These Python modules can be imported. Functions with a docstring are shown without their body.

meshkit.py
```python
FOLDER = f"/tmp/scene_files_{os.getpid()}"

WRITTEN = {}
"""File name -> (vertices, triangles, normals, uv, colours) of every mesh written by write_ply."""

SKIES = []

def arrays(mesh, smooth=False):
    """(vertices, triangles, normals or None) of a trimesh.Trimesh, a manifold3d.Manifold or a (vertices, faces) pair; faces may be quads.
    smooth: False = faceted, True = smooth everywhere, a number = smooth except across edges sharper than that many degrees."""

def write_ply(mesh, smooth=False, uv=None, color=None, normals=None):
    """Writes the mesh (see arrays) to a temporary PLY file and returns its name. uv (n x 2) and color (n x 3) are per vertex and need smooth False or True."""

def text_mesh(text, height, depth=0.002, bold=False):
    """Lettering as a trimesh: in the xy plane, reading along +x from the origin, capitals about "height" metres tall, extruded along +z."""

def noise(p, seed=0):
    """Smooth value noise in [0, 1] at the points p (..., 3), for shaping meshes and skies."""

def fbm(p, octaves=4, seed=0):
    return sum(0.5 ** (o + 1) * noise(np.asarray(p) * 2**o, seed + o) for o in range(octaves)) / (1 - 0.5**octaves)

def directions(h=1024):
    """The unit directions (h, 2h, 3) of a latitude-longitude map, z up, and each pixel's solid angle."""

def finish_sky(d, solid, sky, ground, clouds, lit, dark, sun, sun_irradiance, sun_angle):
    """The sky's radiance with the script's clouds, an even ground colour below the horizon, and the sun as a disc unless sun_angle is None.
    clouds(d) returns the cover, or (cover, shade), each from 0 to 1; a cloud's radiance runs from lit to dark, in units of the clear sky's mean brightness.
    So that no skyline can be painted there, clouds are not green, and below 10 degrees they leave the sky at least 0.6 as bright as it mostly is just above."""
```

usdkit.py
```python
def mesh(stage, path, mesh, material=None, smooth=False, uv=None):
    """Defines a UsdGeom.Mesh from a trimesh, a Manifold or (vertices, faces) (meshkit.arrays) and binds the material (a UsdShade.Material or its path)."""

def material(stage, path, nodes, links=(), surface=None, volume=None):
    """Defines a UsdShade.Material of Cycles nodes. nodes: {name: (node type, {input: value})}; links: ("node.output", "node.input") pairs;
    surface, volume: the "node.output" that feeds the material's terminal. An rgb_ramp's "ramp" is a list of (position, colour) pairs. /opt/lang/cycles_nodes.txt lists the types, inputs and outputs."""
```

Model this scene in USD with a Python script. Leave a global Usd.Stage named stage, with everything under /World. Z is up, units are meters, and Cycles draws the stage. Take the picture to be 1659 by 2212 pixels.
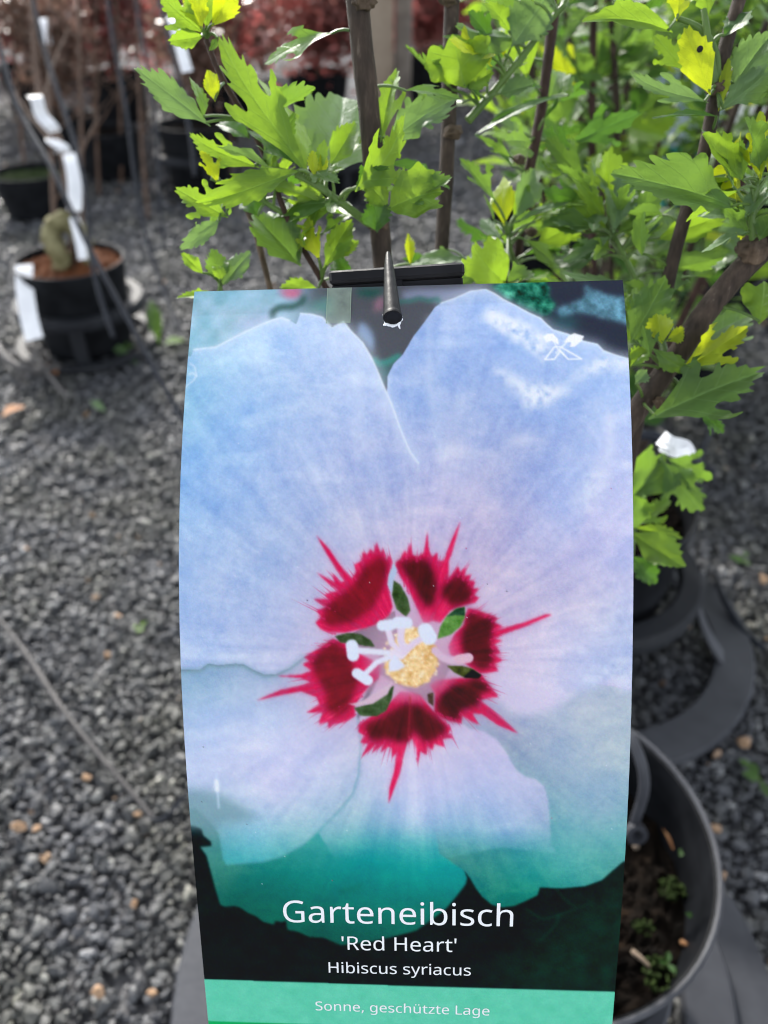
import math, random
import numpy as np, trimesh, usdkit, meshkit, shapely
from shapely import Polygon, LineString
from scipy.interpolate import CubicSpline, RBFInterpolator, RegularGridInterpolator
from scipy.ndimage import gaussian_filter
from pxr import Usd, UsdGeom, UsdLux, UsdShade, Gf, Sdf, Vt

stage = Usd.Stage.CreateInMemory()
UsdGeom.Xform.Define(stage, '/World'); UsdGeom.Scope.Define(stage, '/World/Looks')
RNG = np.random.default_rng(7); random.seed(7)
PI = math.pi

# ---------------------------------------------------------------- camera, sky, sun, exposure
PITCH, EYE = math.radians(38.0), np.array([0., 0., .81])
FWD = np.array([0, math.cos(PITCH), -math.sin(PITCH)]); UP = np.array([0, math.sin(PITCH), math.cos(PITCH)])
cam = UsdGeom.Camera.Define(stage, '/World/camera')
cam.AddTranslateOp().Set(Gf.Vec3d(*EYE)); cam.AddRotateXOp().Set(90 - 38.0)
cam.CreateFocalLengthAttr(26.0); cam.CreateHorizontalApertureAttr(26.0 * 1659 / 1660)
cam.CreateClippingRangeAttr(Gf.Vec2f(.02, 2000)); cam.CreateFStopAttr(10.0); cam.CreateFocusDistanceAttr(.2275)
EXPOSURE = 1.42
cam.CreateExposureAttr(EXPOSURE)
SUN_EL, SUN_AZ = math.radians(31), math.radians(-20)          # azimuth from +y towards +x; the sun stands behind the plants
sund = np.array([math.sin(SUN_AZ) * math.cos(SUN_EL), math.cos(SUN_AZ) * math.cos(SUN_EL), math.sin(SUN_EL)])
dome = UsdLux.DomeLight.Define(stage, '/World/sky'); dome.CreateIntensityAttr(1.0)
sky = usdkit.material(stage, '/World/Looks/sky', {
    's': ('sky_texture', {'sky_type': 'single_scattering', 'sun_disc': False, 'sun_elevation': SUN_EL, 'sun_rotation': SUN_AZ, 'altitude': 100.0, 'aerosol_density': 2.0}),
    'tc': ('texture_coordinate', {}), 'n': ('noise_texture', {'scale': 2.2, 'detail': 5.0, 'roughness': .55}),
    'r': ('map_range', {'from_min': .34, 'from_max': .62, 'to_min': .5, 'to_max': .95, 'clamp': True}),
    'bw': ('rgb_to_bw', {}), 'g': ('mix', {'mix_type': 'multiply', 'fac': 1.0, 'color2': (1.3, 1.32, 1.36)}),
    'm': ('mix', {'mix_type': 'mix'}), 'b': ('background_shader', {'strength': .135})},
    [('tc.generated', 'n.vector'), ('n.fac', 'r.value'), ('s.color', 'bw.color'), ('bw.val', 'g.color1'), ('r.result', 'm.fac'), ('s.color', 'm.color1'), ('g.color', 'm.color2'), ('m.color', 'b.color')], surface='b.background')
UsdShade.MaterialBindingAPI.Apply(dome.GetPrim()).Bind(sky)
dome.GetPrim().SetCustomDataByKey('kind', 'structure'); dome.GetPrim().SetCustomDataByKey('label', 'bright hazy daylight sky with thin white cloud')
sun = UsdLux.DistantLight.Define(stage, '/World/sun')
sun.CreateIntensityAttr(.52); sun.CreateAngleAttr(3.0); sun.CreateColorAttr(Gf.Vec3f(1, .95, .87)); sun.GetPrim().GetAttribute('inputs:normalize').Set(True) if sun.GetPrim().GetAttribute('inputs:normalize') else sun.CreateNormalizeAttr(True)
zax = Gf.Vec3d(*sund)
rot = Gf.Rotation(Gf.Vec3d(0, 0, 1), zax)
sun.AddTransformOp().Set(Gf.Matrix4d().SetRotate(rot))

LABEL_B=[0.0, 38.662, 76.385, 113.33, 150.836, 187.354, 227.011, 276.268]
LABEL_L=[[-0.05893, 0.23042, 0.71691], [-0.0596, 0.19989, 0.69344], [-0.06007, 0.17388, 0.66657], [-0.05996, 0.15209, 0.63681], [-0.05938, 0.13324, 0.60424], [-0.0587, 0.11741, 0.57095], [-0.0582, 0.10176, 0.53425], [-0.05741, 0.08317, 0.48828]]
LABEL_R=[[0.07178, 0.22508, 0.72267], [0.07116, 0.19455, 0.6987], [0.07072, 0.16824, 0.67122], [0.07082, 0.14634, 0.64139], [0.07136, 0.1275, 0.60912], [0.07202, 0.11187, 0.57651], [0.07248, 0.09621, 0.54034], [0.07321, 0.07763, 0.49509]]
ART_POLY={"top_left_sky":[[-14.73,-12.59],[34.3,-10.89],[36.05,27.58],[-10.53,26.65]],"top_grey":[[33.83,-3.33],[69.79,-2.17],[91.88,-1.45],[91.53,11.76],[62.43,30.84],[60.07,33.66],[44.04,15.63],[34.63,13.33]],"top_dark_right":[[107.59,-2.04],[137.62,-1.05],[135.51,28.45],[120.7,25.3],[107.73,15.22]],"pink_spot":[[26.15,0.42],[33.54,0.43],[33.39,2.17],[31.3,3.09],[28.9,2.69]],"lavender_streak":[[14.84,12.82],[18.44,10.03],[24.96,8.37],[26.0,9.98],[20.47,12.18],[14.51,14.88]],"teal_leaf":[[34.58,7.31],[38.92,4.23],[43.81,2.38],[44.08,9.95],[39.12,8.86],[34.15,8.2]],"teal_top":[[50.61,0.96],[58.61,1.21],[58.87,2.95],[54.9,3.47],[50.64,2.43]],"pink_edge":[[56.35,5.81],[58.63,2.67],[59.13,4.56],[58.71,7.73],[56.4,8.72]],"lavender_band":[[64.0,2.02],[69.79,1.12],[70.45,1.25],[90.87,1.24],[80.64,4.94],[76.01,6.23],[72.77,5.39],[69.99,4.46],[67.67,5.24],[63.02,5.64],[65.19,4.32]],"blue_petal_bit":[[51.6,12.13],[53.7,12.8],[55.61,15.41],[56.4,17.96],[56.31,22.2],[54.8,20.42],[52.9,17.87],[51.39,16.42]],"wedge":[[56.98,25.9],[59.94,25.72],[63.79,24.09],[59.61,32.94]],"green_cluster":[[91.35,0.82],[96.93,-0.63],[107.97,-0.5],[109.29,2.35],[108.64,4.45],[110.82,8.18],[107.84,12.2],[103.41,9.77],[98.95,7.31],[94.48,4.02]],"leaf_right":[[110.69,9.2],[116.21,7.29],[119.4,5.3],[119.76,1.07],[121.91,2.84],[126.29,4.98],[130.97,5.75],[131.44,15.08],[125.76,13.28],[121.37,11.65],[116.93,10.66],[111.9,12.3]],"leaf_right_dark":[[108.75,12.22],[112.39,11.3],[116.84,12.44],[116.69,15.45],[113.03,17.34],[109.5,15.76]],"petal_right_up":[[60.6,29.85],[62.36,26.01],[65.06,23.13],[68.2,17.24],[71.39,12.75],[74.62,7.66],[76.47,6.24],[80.64,4.67],[85.3,2.41],[88.08,2.12],[89.93,1.85],[92.65,3.44],[95.34,5.64],[98.93,7.84],[102.49,10.26],[106.04,12.15],[107.76,14.22],[109.49,16.01],[113.91,17.61],[118.27,19.93],[122.22,21.0],[123.9,23.07],[127.36,24.58],[131.47,25.91],[135.56,27.51],[138.22,122.75],[64.19,109.94],[60.04,56.18]],"petal_left_up":[[-7.72,53.43],[-9.93,22.48],[0.82,22.21],[1.68,20.0],[4.95,19.62],[8.23,19.34],[12.3,16.99],[16.84,14.43],[21.41,12.21],[25.09,10.58],[27.87,9.82],[30.28,10.88],[32.56,12.35],[33.65,8.61],[37.25,9.02],[40.58,10.16],[43.27,13.56],[43.88,13.57],[46.93,11.69],[49.12,14.73],[52.92,18.88],[55.79,23.91],[57.71,28.34],[59.37,32.46],[61.95,38.41],[64.75,46.32],[67.5,52.72],[70.15,56.35],[71.52,65.03],[73.56,72.39],[68.27,96.4],[42.6,110.15],[36.94,112.68],[32.61,116.09],[28.28,118.16],[24.94,118.4],[21.64,116.98],[18.82,115.37],[16.44,115.16],[11.16,115.7],[8.29,115.24],[5.83,116.97],[0.05,117.03],[-4.78,117.08]],"petal_right":[[124.24,42.97],[124.7,42.08],[126.21,42.46],[127.95,42.3],[131.45,41.49],[134.92,41.31],[135.03,121.07],[130.4,121.67],[128.34,122.24],[126.7,117.92],[121.56,120.15],[114.31,122.96],[110.19,126.87],[102.33,128.75],[98.1,128.25],[94.4,125.98],[91.21,122.17],[88.3,117.83],[83.82,110.3],[88.02,102.24],[96.09,96.23],[115.69,76.38]],"petal_right_low":[[82.89,107.05],[137.92,109.23],[139.23,151.12],[134.92,173.35],[130.37,176.36],[128.02,178.92],[124.59,182.77],[119.69,185.07],[112.87,186.0],[106.21,185.85],[105.61,188.6],[102.89,190.33],[98.79,192.66],[94.62,193.44],[91.8,192.4],[88.95,189.7],[87.05,186.88],[85.15,183.22],[83.51,180.71],[75.87,174.74],[69.32,137.81]],"petal_back_low":[[-8.85,124.68],[-12.1,169.66],[-3.25,167.05],[0.35,166.76],[1.98,167.19],[3.35,167.95],[3.67,170.04],[5.91,172.1],[5.89,173.7],[2.42,174.09],[4.12,177.05],[5.13,182.99],[6.14,189.05],[7.22,194.64],[8.72,195.45],[11.58,194.98],[13.49,195.49],[15.81,197.42],[18.65,198.78],[20.49,200.73],[23.86,201.62],[24.51,200.22],[26.34,200.69],[27.82,200.01],[28.15,203.52],[31.53,204.18],[34.87,205.95],[39.72,206.27],[44.98,208.86],[53.73,207.43],[61.46,205.17],[66.74,203.28],[69.55,202.05],[64.49,204.38],[68.79,202.53],[73.54,198.4],[77.77,194.34],[80.56,190.36],[83.78,185.32],[84.23,183.13],[83.51,180.71],[87.79,169.21],[75.98,149.23],[42.34,124.01]],"petal_bottom":[[59.02,117.77],[52.39,131.11],[52.81,139.12],[52.01,148.6],[50.05,155.1],[46.26,161.76],[50.73,154.18],[46.41,160.32],[42.08,165.03],[39.17,168.21],[43.55,176.56],[69.63,180.24],[75.87,176.87],[94.21,172.2],[111.08,173.91],[109.17,170.81],[108.62,163.58],[107.9,156.02],[106.69,151.58],[104.21,149.42],[101.08,148.5],[98.83,146.84],[97.72,145.15],[95.55,141.15],[92.86,137.2],[88.6,134.44],[84.87,133.82],[76.3,128.33]],"petal_left_low":[[-5.77,117.49],[0.04,117.18],[5.83,117.11],[8.29,115.39],[11.15,115.84],[16.44,115.3],[18.82,115.52],[21.64,117.18],[24.94,118.59],[28.28,118.31],[32.61,116.09],[36.94,112.68],[45.21,107.29],[59.08,111.86],[51.82,130.51],[52.81,139.12],[52.01,148.6],[50.05,155.1],[46.26,161.76],[50.73,154.18],[46.41,160.32],[42.08,165.03],[34.29,172.79],[27.49,176.94],[21.68,178.96],[10.13,180.15],[9.29,178.44],[8.48,169.41],[6.35,165.8],[1.98,160.73],[-2.88,162.37]],"fold_left":[[-2.77,154.48],[4.74,154.84],[9.37,155.75],[15.25,159.44],[18.84,162.18],[21.83,163.3],[16.8,164.95],[11.09,165.8],[8.25,165.76],[7.34,172.07],[3.83,167.94],[-0.94,168.04]],"fold_right_white":[[90.15,117.81],[100.67,119.86],[112.24,124.09],[107.56,126.9],[101.8,128.53],[98.1,128.14],[94.39,125.87],[91.21,122.17],[88.57,118.1]],"white_patch":[[88.58,11.16],[90.93,8.13],[94.31,9.78],[98.79,12.21],[103.23,14.85],[106.96,17.69],[108.48,19.21],[107.66,23.58],[106.64,28.35],[105.61,25.22],[102.12,22.0],[97.71,18.95],[94.14,16.88],[90.58,13.77]],"white_fold":[[89.94,26.1],[93.94,28.1],[98.35,31.03],[102.75,33.46],[107.18,33.07],[111.57,34.08],[115.48,36.0],[111.5,36.86],[107.04,39.55],[103.94,40.88],[99.9,39.9],[100.91,37.61],[97.42,33.84],[93.47,29.99]],"white_corner":[[112.02,33.86],[114.75,30.87],[119.3,27.18],[123.36,25.12],[131.26,25.76],[131.98,28.85],[124.97,28.71],[118.28,30.93]],"white_right_fold":[[114.05,68.06],[117.22,61.8],[120.37,58.14],[123.52,56.05],[123.42,61.83],[120.79,66.52],[117.15,69.12]],"white_right_low":[[114.25,118.61],[121.49,115.83],[129.69,111.99],[130.76,114.11],[127.81,121.97],[126.69,117.38],[121.53,118.8],[117.39,119.66]],"red_a":[[62.36,84.61],[61.61,82.9],[60.93,84.62],[59.88,81.06],[59.2,82.33],[58.03,79.17],[57.18,82.33],[56.31,81.07],[55.28,82.91],[54.01,81.93],[53.72,84.64],[51.7,85.68],[52.11,87.81],[50.84,89.83],[48.81,87.53],[47.19,85.52],[44.17,81.09],[40.54,77.33],[43.47,82.47],[46.38,87.08],[48.81,90.42],[47.65,91.0],[45.22,88.3],[45.91,91.01],[40.58,88.02],[44.17,91.25],[47.06,93.31],[43.0,94.38],[44.15,95.94],[39.62,95.67],[41.82,97.11],[43.56,97.97],[40.52,99.15],[41.9,100.89],[40.2,102.65],[41.75,104.51],[44.06,105.55],[48.71,105.51],[54.52,104.17],[59.16,102.51],[61.76,100.17],[62.64,97.85],[61.61,93.24],[61.22,89.79],[62.08,86.91]],"red_b":[[63.69,84.9],[64.95,84.15],[66.09,81.62],[66.95,82.88],[67.69,79.33],[68.39,82.88],[69.82,83.45],[71.82,82.19],[72.66,76.01],[73.08,81.73],[74.11,83.44],[75.54,82.18],[75.65,84.58],[77.54,84.58],[79.52,78.86],[82.19,73.04],[80.83,78.29],[78.79,84.57],[78.68,89.72],[79.82,88.57],[81.53,85.99],[82.1,87.99],[83.69,86.44],[83.24,89.13],[85.11,88.43],[84.49,90.26],[86.36,90.43],[85.63,92.54],[87.5,92.42],[85.91,94.26],[87.39,95.11],[86.09,96.55],[82.67,97.43],[79.25,98.89],[76.39,102.38],[74.1,101.82],[71.81,102.99],[69.53,97.8],[67.24,92.64],[64.95,89.2],[63.51,86.05]],"red_c":[[83.81,100.01],[84.38,98.17],[87.22,98.84],[92.73,100.81],[91.77,102.26],[94.16,103.28],[92.35,104.56],[99.14,102.66],[106.46,99.8],[108.26,99.84],[101.4,102.88],[95.18,105.23],[91.78,106.88],[94.17,107.44],[91.79,108.62],[93.67,110.93],[91.8,111.65],[94.19,113.26],[91.8,114.46],[93.06,116.2],[90.1,116.94],[87.81,117.15],[85.52,115.7],[83.24,113.96],[79.23,111.66],[78.67,109.33],[80.39,105.82],[83.24,102.9]],"red_d":[[88.1,117.44],[90.1,120.37],[93.09,124.02],[90.11,124.35],[87.82,125.28],[91.27,128.12],[98.89,135.16],[93.01,132.44],[88.4,129.36],[85.53,129.1],[87.37,132.71],[82.64,129.75],[82.35,132.3],[78.6,131.33],[75.71,130.16],[74.67,128.96],[74.88,123.54],[73.16,120.58],[75.19,119.36],[79.79,118.83],[84.38,118.54]],"red_e":[[52.35,133.26],[55.32,131.07],[61.23,126.73],[64.76,122.77],[67.66,122.73],[70.54,123.9],[73.98,128.36],[76.28,130.75],[79.28,133.76],[78.58,135.61],[79.97,136.69],[76.83,137.17],[77.29,139.58],[74.5,138.64],[73.9,140.63],[72.45,139.29],[72.13,142.23],[70.39,141.01],[69.53,144.79],[69.23,140.09],[68.1,137.01],[66.62,138.27],[65.22,142.66],[64.14,148.37],[62.28,153.55],[60.72,158.15],[61.11,152.93],[62.55,147.77],[63.65,141.44],[62.16,143.03],[61.91,140.09],[60.92,139.74],[58.53,141.84],[59.76,138.88],[56.18,141.88],[57.53,138.92],[53.02,143.19],[55.17,138.96],[52.65,138.69],[54.34,136.62],[52.19,135.41]],"red_f":[[45.2,107.41],[48.68,108.73],[50.97,111.06],[53.28,111.92],[56.75,113.65],[59.34,114.81],[58.42,118.97],[55.48,121.39],[53.1,124.43],[51.29,127.47],[51.23,130.52],[48.26,132.27],[44.71,133.07],[43.5,134.44],[43.26,132.17],[40.58,133.13],[41.74,129.43],[36.84,129.63],[41.03,127.31],[40.21,124.9],[35.54,123.15],[29.62,124.31],[22.16,126.17],[29.66,122.8],[36.18,121.33],[38.55,120.4],[35.64,119.12],[28.3,118.61],[35.66,118.22],[38.92,116.93],[36.32,115.06],[38.39,113.96],[36.71,112.97],[41.67,109.97]],"core_a":[[61.39,85.19],[58.91,83.19],[56.61,84.63],[54.13,86.48],[52.4,90.11],[49.67,93.01],[45.02,96.22],[43.09,98.67],[42.47,102.05],[43.79,103.68],[51.06,102.57],[56.87,98.46],[59.48,93.25],[60.81,88.64]],"core_b":[[64.49,84.72],[67.82,83.91],[71.82,84.02],[73.54,85.73],[74.97,88.59],[75.54,92.59],[74.68,96.62],[72.96,98.36],[70.68,95.49],[67.82,90.34],[65.07,87.02]],"core_b2":[[76.97,92.01],[79.82,89.71],[82.1,88.44],[84.49,91.41],[85.63,94.26],[84.38,96.45],[79.82,97.62],[76.68,94.88]],"core_c":[[84.67,98.97],[91.88,101.4],[91.32,104.57],[90.93,108.05],[91.8,111.53],[91.35,114.46],[88.1,116.38],[84.95,113.65],[82.55,110.46],[82.39,105.8],[83.7,102.32]],"core_d":[[87.36,118.15],[91.37,121.84],[88.11,123.37],[86.96,126.97],[82.36,127.94],[81.6,131.28],[78.02,130.73],[75.14,128.95],[75.45,124.73],[79.78,120.79],[84.38,119.25]],"core_e":[[54.0,132.92],[58.83,130.89],[62.37,128.53],[65.88,126.36],[70.52,126.9],[73.97,129.57],[78.24,133.77],[76.25,136.38],[72.75,138.17],[70.43,137.09],[68.7,134.54],[66.92,137.96],[64.57,138.62],[61.07,137.25],[56.37,137.95],[54.64,135.99]],"core_f":[[44.91,108.0],[48.08,109.62],[50.95,112.83],[51.19,116.67],[52.89,119.63],[50.78,123.85],[49.51,128.71],[45.36,130.73],[42.49,127.72],[43.16,123.95],[41.47,120.97],[39.78,118.0],[38.67,114.44],[41.66,110.86]],"sepal_a":[[62.77,90.07],[64.95,91.5],[67.12,95.51],[67.8,98.97],[66.53,100.83],[63.78,98.53],[62.47,94.39]],"sepal_b":[[77.99,100.75],[80.96,98.31],[83.36,97.83],[83.53,100.71],[82.1,103.6],[79.24,105.95],[75.52,107.14],[76.39,103.53]],"sepal_b_dark":[[77.99,100.75],[80.96,98.31],[83.36,97.83],[83.36,100.31],[80.68,100.15],[78.96,100.51]],"sepal_c":[[45.8,106.58],[49.87,105.5],[53.35,105.94],[56.23,107.66],[57.48,109.64],[54.47,109.38],[51.0,108.53],[47.52,108.56]],"sepal_d":[[51.05,128.08],[55.4,126.51],[58.94,123.75],[62.92,121.0],[62.24,124.91],[60.62,128.68],[57.67,130.54],[52.99,130.37]],"sepal_e":[[78.36,115.07],[82.09,114.85],[85.52,115.7],[88.1,117.61],[87.24,118.63],[83.23,118.38],[80.37,116.94]],"sepal_e_dark":[[85.52,116.05],[88.21,117.73],[87.24,118.69],[82.95,118.38]],"sepal_f":[[72.57,123.57],[74.3,122.95],[74.39,127.27],[72.84,125.97]],"white_gap":[[62.94,85.19],[61.62,88.64],[61.21,91.51],[62.36,94.39],[62.94,90.36],[64.09,87.48]],"ball":[[60.51,113.61],[62.57,109.48],[63.75,105.96],[66.64,103.61],[70.08,103.87],[72.37,105.89],[74.94,109.36],[75.79,113.45],[74.62,117.0],[72.88,119.69],[69.4,121.52],[65.94,121.14],[62.48,119.22],[60.48,116.57]],"curl":[[49.43,126.89],[53.07,126.12],[57.78,123.16],[62.59,119.81],[60.98,123.72],[56.57,126.67],[52.46,127.46]],"head_f":[[63.13,111.82],[64.85,113.57],[66.28,115.32],[64.24,116.53],[61.34,117.03],[61.37,114.19]],"logo_leaf_l":[[106.49,18.42],[107.64,17.46],[109.44,17.35],[110.94,19.27],[111.09,21.23],[110.22,20.48],[108.91,19.71],[107.55,20.17]],"logo_leaf_r":[[112.46,20.28],[113.88,18.35],[115.71,17.41],[118.56,18.47],[117.6,20.16],[115.52,21.82],[114.19,21.78],[114.69,20.33]],"dark_low":[[-10.1,145.03],[138.86,142.37],[146.42,253.31],[-20.73,260.63]],"green_low_right":[[92.56,224.21],[95.22,216.32],[104.51,210.14],[122.2,189.82],[130.43,177.69],[135.21,178.64],[138.36,225.01]],"band":[[-5.37,223.65],[0.59,223.7],[37.18,223.87],[69.57,224.15],[64.4,224.15],[100.25,224.12],[130.75,224.19],[136.41,224.23],[138.65,255.07],[61.14,258.51],[-8.62,261.58]],"band_green":[[-4.21,240.78],[0.72,240.85],[36.58,240.99],[69.58,241.35],[100.85,241.57],[131.93,241.89],[137.7,241.91],[139.11,261.63],[61.04,265.22],[-9.26,268.41]]}
ART_LINE={"curl_dark":[[25.12,9.53],[25.16,7.73],[27.21,6.41],[31.0,6.41],[34.0,5.0],[34.4,3.4]],"teal_scallop":[[63.02,5.64],[67.67,5.24],[69.75,4.35],[72.54,5.49],[75.32,4.78],[76.24,6.24]],"wedge_edge":[[56.5,24.67],[58.12,25.92],[60.39,25.48],[63.78,23.69]],"edge_left_a":[[1.69,20.11],[4.96,19.72],[8.24,19.45],[12.31,17.14],[16.85,14.58],[21.42,12.36],[25.1,10.74],[27.89,10.03],[30.29,11.03]],"edge_left_b":[[33.66,8.71],[37.25,9.13],[40.58,10.27],[43.26,13.3]],"edge_left_c":[[43.97,13.47],[46.94,11.79],[49.12,14.84],[52.93,18.98],[55.8,24.01],[57.71,28.44],[59.38,32.6],[61.96,38.64],[64.76,46.55],[67.5,52.95],[69.97,56.35]],"edge_right":[[76.47,6.35],[80.64,4.83],[85.3,2.57],[89.93,2.02],[92.65,3.6],[95.34,5.79],[98.92,8.04],[102.48,10.42],[106.03,12.35],[107.75,14.47],[109.48,16.26],[113.9,17.86],[118.26,20.17],[122.21,21.24],[123.89,23.26],[127.35,24.77],[131.03,25.99]],"edge_right_fold":[[124.68,42.53],[125.2,47.47],[124.87,51.91],[123.27,56.75]],"ripple_a":[[0.87,24.73],[2.36,25.76],[3.01,28.25],[2.43,29.96],[1.11,31.17],[-0.2,32.36]],"ripple_b":[[0.67,28.2],[1.8,27.73],[3.28,28.75]],"fold_a":[[32.75,13.28],[34.94,20.47],[36.12,26.45]],"fold_b":[[51.82,20.86],[52.52,30.66],[52.54,41.54]],"fold_c":[[28.72,26.3],[35.43,32.27],[40.24,39.02]],"fold_d":[[72.77,11.25],[73.05,31.04],[74.7,45.07],[76.53,55.05]],"seam_left":[[0.04,117.32],[5.82,117.26],[8.28,115.58],[11.15,116.03],[16.43,115.49],[18.81,115.66],[21.63,117.32],[24.93,118.69],[28.28,118.41],[32.61,116.23],[36.7,112.92]],"seam_bottom":[[52.11,130.81],[52.81,139.12],[52.01,148.6],[50.05,155.1],[41.95,164.52]],"seam_bottom2":[[53.18,147.69],[50.73,154.18],[46.41,160.32],[39.21,167.17],[34.29,172.79],[27.49,176.94],[21.68,178.96],[10.13,180.15]],"dash_white":[[3.06,87.58],[7.83,87.7],[13.07,87.78]],"drip":[[9.05,149.51],[8.98,153.0],[9.11,156.26],[9.07,160.59]],"drip_head":[[8.95,152.0],[8.98,154.5]],"st_a":[[61.17,103.95],[62.29,108.31],[64.86,111.22]],"st_b":[[65.37,103.04],[64.89,107.12],[65.73,110.91]],"st_c":[[72.37,106.18],[68.91,108.37],[66.02,110.91]],"st_d":[[51.56,110.76],[56.77,111.0],[61.11,111.37]],"st_e":[[53.9,118.31],[57.9,114.23],[61.5,112.72]],"st_f":[[74.76,110.53],[76.94,112.56],[79.23,113.53],[84.67,112.54]],"st_g":[[62.55,111.83],[64.86,111.8],[66.03,110.03]],"hd_a":[[59.61,103.38],[62.15,103.18]],"hd_b":[[64.05,102.47],[66.76,102.57]],"hd_c":[[72.09,104.73],[73.23,106.75]],"hd_d":[[50.76,109.3],[51.07,112.24]],"hd_e":[[52.16,117.55],[55.22,119.6]],"hd_f":[[81.81,113.1],[84.38,112.66]],"line_e":[[67.53,124.23],[67.29,130.89],[66.81,137.03]],"logo_x":[[106.71,25.73],[109.73,21.68],[111.52,21.72],[117.59,25.71],[113.6,25.63],[111.47,22.94],[109.61,25.55],[106.71,25.73]],"logo_x2":[[109.37,19.23],[110.61,22.19],[112.32,24.16]],"logo_x3":[[113.82,19.83],[111.96,21.73],[110.11,23.63]],"vein_a":[[111.05,186.27],[113.95,190.04],[117.29,192.71]],"vein_b":[[102.07,193.68],[107.77,197.45],[112.34,195.64],[122.25,190.92]],"vein_c":[[112.34,195.64],[111.58,199.6],[106.68,205.44]],"teal_streak":[[45.52,189.05],[49.36,187.84],[51.75,186.68]]}
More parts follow.
